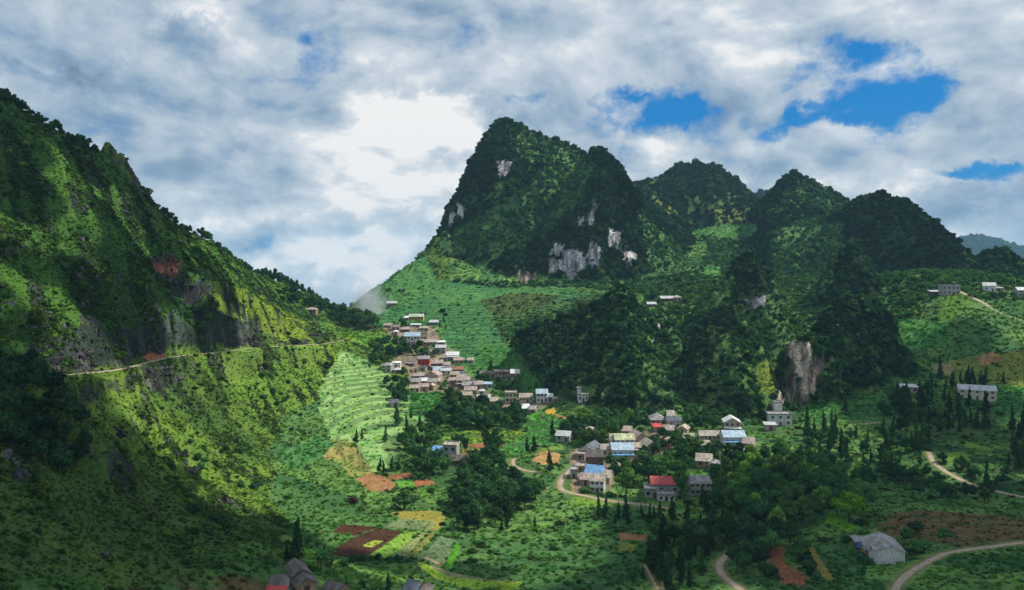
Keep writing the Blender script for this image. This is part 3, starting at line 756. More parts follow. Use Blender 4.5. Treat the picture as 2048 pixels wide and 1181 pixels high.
def scatter(name, dens, meshes, size_fn, tint_fn, hh, label, seed, sink=0.1):
    """plants nobody could count, spread over the ground by density (plants per square metre)"""
    r = np.random.default_rng(seed)
    area = dX * dY * np.sqrt(1 + np.minimum(SLOPE, 3) ** 2)
    vis = ((Z + hh - EYE) / GY >= np.concatenate([np.full((1, NU), -9.0), CM[:-1]]) - 2.0 / GY) & (PXG > -110) & (PXG < 2160) & (PYG < 1290)
    lam = np.where(vis, dens * area, 0)
    cnt = r.poisson(np.clip(lam, 0, 50))
    ii, jj = np.nonzero(cnt)
    rep = cnt[ii, jj]; ii = np.repeat(ii, rep); jj = np.repeat(jj, rep)
    fi = np.clip(ii + r.uniform(-0.5, 0.5, len(ii)), 0, NR - 1.01); fj = np.clip(jj + r.uniform(-0.5, 0.5, len(ii)), 0, NU - 1.01)
    y = np.interp(fi, np.arange(NR), YR); u = -UMAX + 2 * UMAX * fj / (NU - 1); x = u * y
    z = zat(x, y)
    s = size_fn(r, ii, jj, x, y)
    tint = tint_fn(r, ii, jj, x, y)
    n = len(x)
    me = bpy.data.meshes.new(name); me.vertices.add(n)
    me.vertices.foreach_set('co', np.stack([x, y, z - sink * s[:, 2]], 1).astype(np.float32).ravel())
    me.attributes.new('variant', 'INT', 'POINT').data.foreach_set('value', r.integers(0, len(meshes), n).astype(np.int32))
    me.attributes.new('turn', 'FLOAT_VECTOR', 'POINT').data.foreach_set('vector', np.stack([r.normal(0, 0.10, n), r.normal(0, 0.10, n), r.uniform(0, 6.283, n)], 1).astype(np.float32).ravel())
    me.attributes.new('size', 'FLOAT_VECTOR', 'POINT').data.foreach_set('vector', s.astype(np.float32).ravel())
    me.attributes.new('tint', 'FLOAT_COLOR', 'POINT').data.foreach_set('color', np.concatenate([tint, np.ones((n, 1))], 1).astype(np.float32).ravel())
    coll = bpy.data.collections.new(name + ' kinds')
    for k, mm in enumerate(meshes): coll.objects.link(bpy.data.objects.new('%s_kind_%02d' % (name, k), mm))
    o = link(bpy.data.objects.new(name, me))
    md = o.modifiers.new('scatter', 'NODES'); md.node_group = scatter_nodes(coll)
    tag(o, label, kind='stuff')
    print('SCATTER', name, n)
    return o

def tints(pal, wts, jit=0.25):
    pal = np.array(pal); wts = np.array(wts) / sum(wts)
    def f(r, ii, jj, x, y):
        q = fbm(x / 30, y / 30, 211, 3) * 0.5 + fbm(x / 9, y / 9, 213, 2) * 0.4
        rank = np.clip(0.5 + 0.55 * q + r.normal(0, 0.22, len(x)), 0, 0.999)
        k = np.searchsorted(np.cumsum(wts), rank).clip(0, len(pal) - 1)
        return pal[k] * (1 + r.uniform(-jit, jit, (len(x), 1)))
    return f

crowns = [leaf_cloud('wood_crown', blobs_round(s, 5 + s % 3), 150, 0.17, M_LEAF_S, s, flat=0.5, core=0.66) for s in range(1, 9)]
bushes = [leaf_cloud('bush', blobs_low(s), 80, 0.22, M_LEAF_S, s + 20, flat=0.6, core=0.62) for s in range(1, 6)]
def tuft_mesh(seed, n=14, w=0.12, spread=0.5):
    r = np.random.default_rng(seed); v = []; f = []
    for i in range(n):
        a = r.uniform(0, 6.283); bx, by = r.uniform(-0.3, 0.3, 2); h = r.uniform(0.5, 1.0); o = r.uniform(0.15, spread)
        dx, dy = math.cos(a), math.sin(a); k = len(v)
        v += [[bx - dy * w / 2, by + dx * w / 2, 0], [bx + dy * w / 2, by - dx * w / 2, 0],
              [bx + dx * o * 0.5 + dy * w / 2, by + dy * o * 0.5 - dx * w / 2, h * 0.8], [bx + dx * o * 0.5 - dy * w / 2, by + dy * o * 0.5 + dx * w / 2, h * 0.8],
              [bx + dx * o * 1.3, by + dy * o * 1.3, h * 0.75]]
        f += [(k, k + 1, k + 2, k + 3), (k + 3, k + 2, k + 4)]
    me = bpy.data.meshes.new('tuft'); me.from_pydata(v, [], f); me.materials.append(M_BLADE); return me
maize = [tuft_mesh(s, 22, 0.16, 0.55) for s in range(40, 44)]
tufts = [tuft_mesh(s, 16, 0.10, 0.5) for s in range(50, 54)]


# ------------------------------------------------------------------ roads: press each one into the ground before the ground is meshed
PATHS = [
 ('valley_road', [(1028,918),(1022,928),(1036,938),(1060,945),(1080,946)], 2.2, 'road'),
 ('valley_road', [(1150,935),(1132,945),(1120,965),(1118,978),(1130,985),(1160,990),(1215,1002),(1290,1010),(1340,1018)], 3.0, 'road'),
 ('valley_road', [(1072,968),(1080,972),(1090,976)], 3.0, 'road'),
 ('farm_road', [(1460,1105),(1446,1115),(1436,1130),(1440,1145),(1455,1160),(1475,1174),(1500,1195),(1530,1220)], 2.6, 'road'),
 ('farm_road', [(1782,1200),(1790,1175),(1806,1155),(1830,1138),(1858,1122),(1890,1107),(1930,1100),(1985,1093),(2050,1085),(2120,1078)], 2.3, 'road'),
 ('hill_road', [(1857,905),(1866,925),(1885,940),(1905,952),(1925,962),(1960,975),(2000,986),(2048,995),(2110,1004)], 2.8, 'road'),
 ('hill_road', [(1700,850),(1730,848),(1760,845),(1795,842)], 2.0, 'road'),
 ('footpath', [(878,1128),(868,1120),(850,1116)], 1.2, 'dirt'),
 ('footpath', [(1290,1132),(1300,1150),(1312,1172),(1322,1195)], 1.0, 'dirt'),
 ('footpath', [(1312,1128),(1318,1150),(1328,1175),(1335,1195)], 1.0, 'dirt'),
 ('village_lane', [(905,700),(880,712),(862,726),(852,738)], 2.2, 'dirt'),
 ('village_lane', [(880,652),(868,660),(850,668),(842,672)], 1.6, 'dirt'),
]

PATH_PTS = []
for nm, pts, w, mt in PATHS:
    S = []
    for a, b in zip(pts[:-1], pts[1:]):
        for k in range(4): S.append(cast(a[0] + (b[0] - a[0]) * k / 4, a[1] + (b[1] - a[1]) * k / 4))
    S.append(cast(*pts[-1]))
    Q = [S[0]]
    for s in S[1:]:
        if math.hypot(s[0] - Q[-1][0], s[1] - Q[-1][1]) < (60 if nm != 'ridge_road' else 140): Q.append(s)
    P = np.array(Q); seg = np.concatenate([[0], np.cumsum(np.linalg.norm(np.diff(P[:, :2], axis=0), axis=1))])
    n = max(4, int(seg[-1] / 1.5)); t = np.linspace(0, seg[-1], n)
    X_, Y_, Z_ = (np.interp(t, seg, P[:, q]) for q in range(3))
    for _ in range(8):
        for q in (X_, Y_): q[1:-1] = (q[:-2] + q[1:-1] * 2 + q[2:]) / 4
    Z_ = zat(X_, Y_)
    for _ in range(30): Z_[1:-1] = (Z_[:-2] + Z_[1:-1] * 2 + Z_[2:]) / 4
    m = (GX > X_.min() - 9) & (GX < X_.max() + 9) & (GY > Y_.min() - 9) & (GY < Y_.max() + 9)
    gx, gy = GX[m], GY[m]; bd = np.full(gx.shape, 1e9); bz = np.zeros(gx.shape)
    for x_, y_, z_ in zip(X_, Y_, Z_):
        dd = (gx - x_) ** 2 + (gy - y_) ** 2; c = dd < bd; bd[c] = dd[c]; bz[c] = z_
    bd = np.sqrt(bd); t_ = sstep(bd, w * 0.65, w * 0.65 + 3.5)
    Z[m] = bz * (1 - t_) + Z[m] * t_
    kill = sstep(bd, w * 0.5 + 0.5, w * 0.5 + 2.2)
    for a_ in (WOOD, SHRUB, CROP, TUFT): a_[m] = a_[m] * kill
    v_ = COL[m]; kk = sstep(bd, w * 0.5, w * 0.5 + 1.4)[:, None]; COL[m] = np.array([0.20, 0.18, 0.07]) * (1 - kk) + v_ * kk
    PATH_PTS.append((nm, list(zip(X_, Y_, Z_)), w, mt))
for rd_ in ROADS.values():
    S = seg_samples(rd_[0], 3.0)
    m = (GX > S[:, 0].min() - 9) & (GX < S[:, 0].max() + 9) & (GY > S[:, 1].min() - 9) & (GY < S[:, 1].max() + 9)
    bd = np.full(m.sum(), 1e9)
    for x_, y_, z_ in S: bd = np.minimum(bd, (GX[m] - x_) ** 2 + (GY[m] - y_) ** 2)
    for a_ in (WOOD, SHRUB, CROP, TUFT): a_[m] = a_[m] * sstep(np.sqrt(bd), 2.5, 4.5)
PYG = HY - (Z - EYE) / GY * F
COL = np.clip(COL, 0.004, 0.9)
tag(link(bpy.data.objects.new('terrain', grid_mesh('terrain'))), kind='structure')

# ------------------------------------------------------------------ roads and paths: ribbons laid on the ground
def ribbon(name, pts, width, mat, lift=0.12, edge=0.25, snap=True):
    P = np.array([p[:2] for p in pts], float)
    seg = np.concatenate([[0], np.cumsum(np.linalg.norm(np.diff(P, axis=0), axis=1))])
    n = max(3, int(seg[-1] / 1.5)); t = np.linspace(0, seg[-1], n)
    x = np.interp(t, seg, P[:, 0]); y = np.interp(t, seg, P[:, 1])
    for _ in range(6):
        x[1:-1] = (x[:-2] + x[1:-1] * 2 + x[2:]) / 4; y[1:-1] = (y[:-2] + y[1:-1] * 2 + y[2:]) / 4
    dx, dy = np.gradient(x), np.gradient(y); L = np.hypot(dx, dy) + 1e-6; nx, ny = -dy / L, dx / L
    wv = width * (1 + 0.10 * fbm(t / 6, t * 0, 5, 2)); cols = []
    K = 5
    for k in range(K):
        f = (k / (K - 1) - 0.5)
        cx = x + nx * wv * f; cy = y + ny * wv * f
        cz = zat(cx, cy) + lift - (0.25 if k in (0, K - 1) else 0)
        cols.append(np.stack([cx, cy, cz], -1))
    V = np.stack(cols, 1).reshape(-1, 3); f = []
    for i in range(n - 1):
        for k in range(K - 1):
            a = i * K + k; f.append((a, a + 1, a + K + 1, a + K))
    me = bpy.data.meshes.new(name); me.from_pydata(V.tolist(), [], f); me.materials.append(mat)
    me.polygons.foreach_set('use_smooth', [True] * len(me.polygons))
    return tag(link(bpy.data.objects.new(name, me)), kind='structure')
M_ROAD = plain_material('pale concrete road', (0.36, 0.29, 0.21), 0.9, 0.2, 0.5)
M_DIRT = plain_material('trodden track', (0.38, 0.30, 0.20), 0.95, 0.3, 0.6)
for nm, pts, w, mt in PATH_PTS: ribbon(nm, pts, w, M_ROAD if mt == 'road' else M_DIRT)
for nm, (pts, hw) in ROADS.items(): ribbon(nm, [tuple(s) for s in seg_samples(pts, 4.0)], 4.4 if nm == 'mountain_road' else 3.6, M_DIRT, lift=0.12 if nm == 'mountain_road' else 0.3)

# ------------------------------------------------------------------ buildings
class MB:
    """collects boxes and slabs into one mesh"""
    def __init__(s): s.v = []; s.f = []
    def raw(s, v, f):
        o = len(s.v); s.v += [list(p) for p in v]; s.f += [tuple(i + o for i in q) for q in f]
    def box(s, x0, x1, y0, y1, z0, z1):
        s.raw([(x0,y0,z0),(x1,y0,z0),(x1,y1,z0),(x0,y1,z0),(x0,y0,z1),(x1,y0,z1),(x1,y1,z1),(x0,y1,z1)],
              [(0,3,2,1),(4,5,6,7),(0,1,5,4),(1,2,6,5),(2,3,7,6),(3,0,4,7)])
    def slab(s, quad, th):
        """a thick sheet over a quad given counter-clockwise from above"""
        b = [(p[0], p[1], p[2] - th) for p in quad]; n = len(quad)
        s.raw(list(quad) + b, [tuple(range(n)), tuple(range(2 * n - 1, n - 1, -1))] + [(i, i + n, (i + 1) % n + n, (i + 1) % n) for i in range(n)])
    def build(s, name, mat, parent=None):
        me = bpy.data.meshes.new(name); me.from_pydata(s.v, [], s.f); me.materials.append(mat)
        return link(bpy.data.objects.new(name, me), parent)

def wall_material(name, col):
    """rendered wall: mottled, with stains that run down it and a grimy foot"""
    m, t, out = material(name)
    tc = t.node('ShaderNodeTexCoord').outputs['Object']
    a = t.noise(tc, 0.8, 5.0, 0.65); b = t.noise(t.mapping(tc, scale=(2.2, 2.2, 0.25)), 1.0, 4.0, 0.6)
    k = t.math('MULTIPLY', t.smooth(a, 0.3, 0.7, 0.82, 1.10), t.smooth(b, 0.35, 0.7, 1.05, 0.72))
    c = t.vmath('SCALE', tuple(col)); t.put(c.node.inputs['Scale'], k)
    p = t.node('ShaderNodeBsdfPrincipled'); t.l.new(c, p.inputs['Base Color']); p.inputs['Roughness'].default_value = 0.9
    p.inputs['Specular IOR Level'].default_value = 0.2
    t.l.new(p.outputs[0], out.inputs[0]); return m
def roof_material(name, col, wave=3.5, rough=0.75, spec=0.3, patch=0.3):
    """corrugated sheet or tile rows running down the slope, with sheets of differing age"""
    m, t, out = material(name)
    tc = t.node('ShaderNodeTexCoord').outputs['Object']
    w = t.node('ShaderNodeTexWave', wave_type='BANDS', bands_direction='X'); t.l.new(tc, w.inputs[0]); w.inputs['Scale'].default_value = wave; w.inputs['Distortion'].default_value = 0.3
    vo = t.node('ShaderNodeTexVoronoi', feature='F1', distance='CHEBYCHEV'); t.l.new(t.mapping(tc, scale=(0.9, 0.45, 0.45)), vo.inputs['Vector']); vo.inputs['Scale'].default_value = 1.0
    vo.inputs['Randomness'].default_value = 0.4
    sp = t.node('ShaderNodeSeparateColor'); t.l.new(vo.outputs['Color'], sp.inputs[0])
    n = t.noise(tc, 0.9, 5.0, 0.7); st = t.noise(t.mapping(tc, scale=(3.0, 0.4, 0.4)), 1.0, 3.0, 0.6)
    k = t.math('MULTIPLY', t.smooth(n, 0.3, 0.75, 1.12, 0.72), t.smooth(st, 0.3, 0.7, 1.1, 0.85))
    k = t.math('MULTIPLY', k, t.smooth(sp.outputs[0], 0.0, 1.0, 1 - patch, 1 + patch * 0.5))
    k = t.math('MULTIPLY', k, t.smooth(w.outputs['Fac'], 0.0, 1.0, 0.86, 1.06))
    c = t.vmath('SCALE', tuple(col)); t.put(c.node.inputs['Scale'], k)
    p = t.node('ShaderNodeBsdfPrincipled'); t.l.new(c, p.inputs['Base Color']); p.inputs['Roughness'].default_value = rough
    p.inputs['Specular IOR Level'].default_value = spec
    bp = t.node('ShaderNodeBump'); bp.inputs['Strength'].default_value = 0.4; bp.inputs['Distance'].default_value = 0.06
    t.l.new(w.outputs['Fac'], bp.inputs['Height']); t.l.new(bp.outputs[0], p.inputs['Normal'])
    t.l.new(p.outputs[0], out.inputs[0]); return m
WALLS = {k: wall_material('%s wall' % k, c) for k, c in dict(grey=(0.40,0.38,0.36), white=(0.68,0.67,0.64), cream=(0.60,0.54,0.38), tan=(0.44,0.34,0.24), earth=(0.36,0.24,0.15), pink=(0.46,0.33,0.28), yellow=(0.66,0.40,0.10),
     brown=(0.17,0.11,0.075), darkgrey=(0.20,0.19,0.19), blue=(0.22,0.36,0.55), red=(0.60,0.05,0.05), orange=(0.55,0.28,0.07)).items()}
ROOFS = {k: roof_material('%s roof' % k, c, *a) for k, c, a in [
 ('grey', (0.37,0.35,0.34), ()), ('brown', (0.26,0.20,0.17), (2.0,)), ('pink', (0.46,0.36,0.32), ()), ('white', (0.80,0.80,0.79), (3.5, 0.5, 0.4, 0.15)), ('blue', (0.17,0.38,0.66), (3.5, 0.5, 0.4, 0.2)),
 ('paleblue', (0.42,0.55,0.66), (3.5, 0.5, 0.4, 0.2)), ('red', (0.62,0.075,0.070), (3.5, 0.5, 0.4, 0.12)), ('slate', (0.13,0.14,0.17), (2.0,)), ('green', (0.50,0.58,0.44), (3.5, 0.5, 0.4, 0.2)), ('yellowgreen', (0.58,0.60,0.36), ()),
 ('tan', (0.46,0.40,0.32), ()), ('dark', (0.13,0.11,0.095), (2.0,)), ('thatch', (0.17,0.14,0.12), (1.0,)), ('silver', (0.58,0.58,0.58), (3.5, 0.45, 0.5, 0.2)), ('rust', (0.34,0.17,0.11), ())]}
M_GLASS = plain_material('dark window glass', (0.035, 0.04, 0.05), 0.15, 0.1, 1.0, 0, 0.6)
M_FRAME = plain_material('pale window frame', (0.55, 0.52, 0.48), 0.6, 0.1, 1.0, 0)
M_DOOR = plain_material('dark timber door', (0.07, 0.05, 0.04), 0.7, 0.3, 2.0, 0)
M_POST = plain_material('concrete post', (0.42, 0.40, 0.38), 0.85, 0.2, 2.0, 0)
M_TANK = plain_material('steel water tank', (0.55, 0.57, 0.6), 0.3, 0.1, 1.0, 0, 0.6, 0.7)
M_CLOTH = plain_material('blue tarpaulin', (0.05, 0.22, 0.55), 0.5, 0.25, 1.5, 0.3)

def roof_mesh(kind, w, d, z, rise, oh=0.45, th=0.13):
    mb = MB(); a, b = w / 2 + oh, d / 2 + oh
    if kind == 'gable':
        s = rise / (d / 2); zz = z - oh * s
        mb.slab([(-a,-b,zz),(a,-b,zz),(a,0,z+rise),(-a,0,z+rise)], th); mb.slab([(a,b,zz),(-a,b,zz),(-a,0.001,z+rise+0.003),(a,0.001,z+rise+0.003)], th)
    elif kind == 'gable_end':
        s = rise / (w / 2); zz = z - oh * s
        mb.slab([(-a,-b,zz),(0,-b,z+rise),(0,b,z+rise),(-a,b,zz)], th); mb.slab([(a,-b,zz),(a,b,zz),(0.001,b,z+rise+0.003),(0.001,-b,z+rise+0.003)], th)
    elif kind == 'hip':
        k = min(w, d) / 2 * 0.9; zz = z - 0.12
        if w >= d: r0, r1 = (-(w/2-k), 0, z+rise), (w/2-k, 0, z+rise)
        else: r0, r1 = (0, -(d/2-k), z+rise), (0, d/2-k, z+rise)
        c = [(-a,-b,zz),(a,-b,zz),(a,b,zz),(-a,b,zz)]
        if w >= d: faces = [(c[0],c[1],r1,r0),(c[1],c[2],r1),(c[2],c[3],r0,r1),(c[3],c[0],r0)]
        else: faces = [(c[0],c[1],r0),(c[1],c[2],r1,r0),(c[2],c[3],r1),(c[3],c[0],r0,r1)]
        V = c + [r0, r1]; L = {tuple(p): i for i, p in enumerate(V)}
        mb.raw(V + [(p[0], p[1], p[2] - th) for p in c], [tuple(L[tuple(p)] for p in q) for q in faces] + [(6,9,8,7)] + [(i, i + 6, (i + 1) % 4 + 6, (i + 1) % 4) for i in range(4)])
    elif kind == 'shed':
        mb.slab([(-a,-b,z),(a,-b,z),(a,b,z+rise),(-a,b,z+rise)], th)
    elif kind == 'flat':
        mb.box(-a + 0.2, a - 0.2, -b + 0.2, b - 0.2, z + 0.002, z + 0.22)
        for q in ((-a+.2,a-.2,-b+.2,-b+.4),(-a+.2,a-.2,b-.4,b-.2),(-a+.2,-a+.4,-b+.403,b-.403),(a-.4,a-.2,-b+.403,b-.403)): mb.box(*q, z + 0.223, z + 0.75)
    return mb

def house(px, py, wpx, d, h, roof, rc, wc, yaw, label, rise=None, win=None, storeys=1, porch=None, name='village_house', cat='house', tank=False, group=None, door=True, D=None, balcony=False, frames=None, base=2.5):
    """a building whose front wall meets the ground at a point of the valley; wpx gives its width there"""
    x, y, z = cast(px, py)
    w = wpx / F * y
    e = bpy.data.objects.new(name, None); link(e)
    ya = math.radians(yaw)
    dirx, diry = math.sin(-ya), math.cos(-ya)
    e.location = (x + dirx * d / 2, y + diry * d / 2, z); e.rotation_euler = (0, 0, ya)
    tag(e, label, cat, group)
    if rise is None: rise = (d if roof in ('gable', 'shed') else min(w, d) if roof == 'hip' else w) * (0.27 if roof != 'shed' else 0.12)
    wm = WALLS[wc]; mb = MB()
    if roof == 'gable':
        pts = [(-d/2, h), (0, h + rise - 0.15), (d/2, h)]
        mb.box(-w/2, w/2, -d/2, d/2, -base, h)
        for sx_ in (-w/2, w/2 - 0.2):
            mb.raw([(sx_,-d/2,h),(sx_+.2,-d/2,h),(sx_+.2,d/2,h),(sx_,d/2,h),(sx_,0,h+rise-.15),(sx_+.2,0,h+rise-.15)], [(0,4,3),(1,2,5),(0,1,5,4),(2,3,4,5)])
    elif roof == 'gable_end':
        mb.box(-w/2, w/2, -d/2, d/2, -base, h)
        for yy in (-d/2, d/2 - 0.2):
            mb.raw([(-w/2,yy,h),(w/2,yy,h),(w/2,yy+.2,h),(-w/2,yy+.2,h),(0,yy,h+rise-.15),(0,yy+.2,h+rise-.15)], [(0,1,4),(2,3,5),(1,2,5,4),(3,0,4,5)])
    elif roof == 'shed':
        mb.box(-w/2, w/2, -d/2, d/2, -base, h - 0.02)
        mb.raw([(-w/2,d/2-.2,h-.02),(w/2,d/2-.2,h-.02),(w/2,d/2,h-.02),(-w/2,d/2,h-.02),(-w/2,d/2-.2,h+rise-.3),(w/2,d/2-.2,h+rise-.3),(w/2,d/2,h+rise-.3),(-w/2,d/2,h+rise-.3)], [(4,5,6,7),(0,1,5,4),(1,2,6,5),(2,3,7,6),(3,0,4,7)])
    else:
        mb.box(-w/2, w/2, -d/2, d/2, -base, h)
    wall = mb.build('wall', wm, e)
    roof_mesh(roof, w, d, h, rise).build('roof', ROOFS[rc], e)
    sh = h / storeys
    if win is None: win = max(1, min(5, int(w / 3.2)))
    if frames is None: frames = wpx > 34
    fy = -d / 2
    for st in range(storeys):
        for k in range(win):
            cx = -w/2 + w * (k + 0.5) / win
            if st == 0 and door and k == win // 2:
                mb = MB(); mb.box(cx - 0.6, cx + 0.6, fy - 0.06, fy + 0.1, 0.02, min(2.2, sh - 0.3)); mb.build('door', M_DOOR, e)
                continue
            z0 = st * sh + sh * 0.34; z1 = st * sh + min(sh * 0.80, sh * 0.34 + 1.5)
            ww = min(0.75, w / win * 0.28)
            mb = MB(); mb.box(cx - ww, cx + ww, fy - 0.05, fy + 0.1, z0, z1); wn = mb.build('window', M_GLASS, e)
            if frames:
                mb = MB()
                mb.box(cx-ww-.12, cx-ww-.002, fy-.09, fy+.05, z0-.12, z1+.12); mb.box(cx+ww+.002, cx+ww+.12, fy-.09, fy+.05, z0-.12, z1+.12)
                mb.box(cx-ww, cx+ww, fy-.09, fy+.05, z1+.002, z1+.12); mb.box(cx-ww, cx+ww, fy-.14, fy+.05, z0-.14, z0-.002); mb.box(cx-.04, cx+.04, fy-.08, fy-.052, z0, z1)
                mb.build('frame', M_FRAME, wn)
    if wpx > 30:      # side windows on the flank that shows
        s = 1 if px < 1024 else -1
        for st in range(storeys):
            mb = MB(); z0 = st * sh + sh * 0.38
            xs_ = sorted((s * (w/2 + 0.05), s * (w/2 - 0.1)))
            mb.box(xs_[0], xs_[1], -0.6, 0.6, z0, z0 + min(1.1, sh * 0.4)); mb.build('window', M_GLASS, e)
    if porch:
        pc, pz = porch
        mb = MB(); mb.slab([(-w/2-.3, fy-2.0, pz-.35), (w/2+.3, fy-2.0, pz-.35), (w/2+.3, fy-.01, pz+.1), (-w/2-.3, fy-.01, pz+.1)], 0.1); mb.build('porch_roof', ROOFS[pc], e)
        for k in range(3):
            cx = -w/2 + 0.2 + (w - 0.4) * k / 2; mb = MB(); mb.box(cx-.12, cx+.12, fy-1.85, fy-1.61, -base, pz - 0.42); mb.build('post', M_POST, e)
    if balcony:
        mb = MB(); mb.box(-w/2, w/2, fy-1.3, fy-.003, sh-.12, sh+.06); mb.box(-w/2, w/2, fy-1.3, fy-1.2, sh+.063, sh+.9); mb.build('balcony', wm, e)
        for k in range(3):
            cx = -w/2 + 0.2 + (w - 0.4) * k / 2; mb = MB(); mb.box(cx-.12, cx+.12, fy-1.28, fy-1.04, -base, sh - 0.13); mb.build('post', M_POST, e)
    if tank:
        mb = MB(); n = 10; r_ = 0.8; zt = h + (rise * 0.1 if roof != 'flat' else 0.22) + 0.9
        ring = [(math.cos(6.283*i/n), math.sin(6.283*i/n)) for i in range(n)]
        mb.raw([(0.2*w + r_*c, r_*s_, zt-.9) for c, s_ in ring] + [(0.2*w + r_*c, r_*s_, zt+.7) for c, s_ in ring], [tuple(range(n-1,-1,-1)), tuple(range(n, 2*n))] + [(i, (i+1)%n, (i+1)%n+n, i+n) for i in range(n)])
        mb.build('water_tank', M_TANK, e)
    return e

UP = 'houses of the upper village climbing to the pass'
LO = 'houses of the lower village among the trees'
H = house
# upper village, from the school at the top down to the row above the grove
H(832,641,29,8,3.6,'gable','green','yellow',0,'long yellow school building with pale green roof above the upper village',name='school_building',cat='school',win=5,porch=None,group=UP)
H(813,641,9,5,2.6,'gable','white','grey',0,'tiny white-roofed annex at the left end of the yellow school',group=UP)
H(868,651,17,6,3.0,'gable','silver','darkgrey',8,'small dark house under the tree to the right of the yellow school',group=UP)
H(831,655,19,5,2.4,'shed','white','grey',0,'white-roofed shed just below the yellow school',name='shed',cat='shed',group=UP)
H(775,657,15,6,2.8,'gable','pink','tan',-8,'leftmost brown-roofed house of the topmost cluster by the bamboo wood',group=UP)
H(791,661,16,6,3.0,'gable','brown','pink',6,'brown-roofed pinkish house of the topmost cluster, right of its tan neighbour',group=UP)
H(791,669,9,5,2.4,'hip','white','grey',0,'little white-roofed hut at the front of the topmost cluster',group=UP)
H(812,665,14,6,2.8,'gable','pink','brown',4,'brown house between the topmost cluster and the purple-grey hall',group=UP)
H(848,662,18,5,2.6,'gable','tan','tan',-5,'low tan house behind the purple-grey hall',group=UP)
H(824,681,31,10,3.6,'gable','paleblue','white',0,'large hall with purple-grey and blue sheet roof in the upper village',win=5,group=UP)
H(846,681,16,7,3.0,'gable','dark','grey',6,'dark brown roofed house at the right end of the purple-grey hall',group=UP)
H(822,694,16,7,3.6,'flat','grey','grey',0,'flat-roofed grey house in front of the purple-grey hall',storeys=1,group=UP)
H(856,692,33,7,3.2,'gable','tan','tan',-2,'long low tan building right of the flat-roofed grey house',win=5,group=UP)
H(882,693,15,6,3.4,'shed','white','darkgrey',0,'small dark house with white awning at the right end of the long tan building',group=UP)
H(881,708,20,7,5.0,'gable','silver','grey',0,'two-storey house with silver corrugated roof below the white awning',storeys=2,group=UP)
H(867,709,11,5,2.4,'gable','tan','tan',8,'small tan outhouse left of the silver-roofed two-storey house',group=UP)
H(905,719,24,8,3.4,'gable','white','cream',0,'bright white-roofed house with a porch and cream walls on the lane',porch=('white',2.6),group=UP)
H(889,722,15,6,2.6,'hip','grey','grey',0,'grey hip-roofed hut left of the bright white-roofed house',group=UP)
H(918,727,20,6,2.6,'gable','pink','tan',3,'low pinkish-roofed house right below the bright white-roofed house',group=UP)
H(941,727,13,6,2.6,'gable','tan','grey',-3,'low house standing alone at the field edge right of the lane',group=UP)
H(847,730,23,7,4.6,'gable','grey','red',0,'grey-roofed house with a bright red front wall',win=3,storeys=1,group=UP)
H(820,731,20,7,3.0,'gable','brown','earth',-14,'brown-roofed earth house with silver awning left of the red front',porch=('silver',2.2),group=UP)
H(772,744,20,7,4.6,'hip','grey','grey',-10,'tall grey hip-roofed house at the far left of the village, half hidden by trees',storeys=2,group=UP)
H(792,737,16,5,4.0,'shed','white','white',0,'narrow house with white slab roof among the trees on the left',storeys=1,group=UP)
H(794,748,14,5,3.0,'hip','silver','pink',8,'small silver-roofed house below the white slab roof on the left',group=UP)
H(874,740,24,8,5.0,'gable','pink','brown',2,'long brown two-tier house right of the alley',porch=('silver',2.8),storeys=2,group=UP)
H(893,738,14,6,3.2,'gable','pink','grey',2,'small pink-roofed house attached right of the two-tier house',porch=('grey',2.2),group=UP)
H(831,747,14,6,2.8,'gable_end','tan','cream',18,'yellowish gable house at the foot of the alley',group=UP)
H(845,742,12,5,2.4,'gable','dark','grey',-18,'dark-roofed shed below the red front wall',group=UP)
H(874,748,15,6,3.0,'gable','paleblue','white',6,'pale blue-roofed house under the two-tier house',group=UP)
H(892,750,20,6,3.2,'gable','silver','white',4,'wide white house with light silver roof beside the pale blue roof',group=UP)
H(915,747,22,7,3.0,'gable','rust','brown',0,'rust-brown roofed long house on the right edge of the village core',group=UP)
H(908,758,18,7,3.2,'gable','tan','orange',-12,'orange-walled gable house below the rust-brown roof',group=UP)
H(923,756,14,6,2.8,'gable','slate','grey',-8,'slate-blue roofed house right of the orange-walled gable',group=UP)
H(923,762,17,6,2.8,'gable','pink','grey',6,'low pinkish roof tucked under the slate-blue roof',group=UP)
H(863,763,28,11,4.4,'gable_end','pink','pink',-10,'biggest brown gable roof in the middle of the village',win=2,group=UP)
H(838,760,20,6,3.0,'gable','pink','brown',4,'brown shed-like house left of the biggest brown gable',group=UP)
H(905,769,15,6,3.0,'gable','pink','pink',0,'small pale pink house right of the tree in the village core',group=UP)
H(926,773,26,8,4.4,'gable','pink','pink',0,'pale pink two-tier house at the right of the village core',porch=('pink',2.4),storeys=2,group=UP)
H(943,770,10,5,3.0,'flat','grey','white',0,'small white cube house right of the pink two-tier house',group=UP)
H(829,772,17,7,3.0,'gable','grey','tan',-6,'grey-roofed house at the left of the lowest village rows',group=UP)
H(847,770,17,6,3.0,'gable','white','grey',2,'white-roofed house between grey roofs in the lowest rows',group=UP)
H(864,772,17,6,3.0,'gable','grey','tan',-3,'grey-roofed house below the biggest brown gable',group=UP)
H(829,784,20,6,2.8,'gable','tan','cream',0,'cream house with tan roof above the square green field',group=UP)
H(848,783,18,6,3.4,'gable','pink','pink',2,'pinkish house with an arched front above the square green field',group=UP)
H(861,781,12,6,3.2,'gable_end','tan','earth',-10,'earth-walled gable at the right end of the row above the square green field',group=UP)
H(875,770,14,6,2.6,'gable','tan','tan',10,'tan house between the biggest brown gable and the village tree',group=UP)
H(937,779,24,7,3.0,'gable','grey','brown',0,'long grey-roofed house above the field corner',win=4,group=UP)
H(957,778,17,7,3.2,'gable','pink','tan',4,'pink-roofed house right of the long grey-roofed one',group=UP)
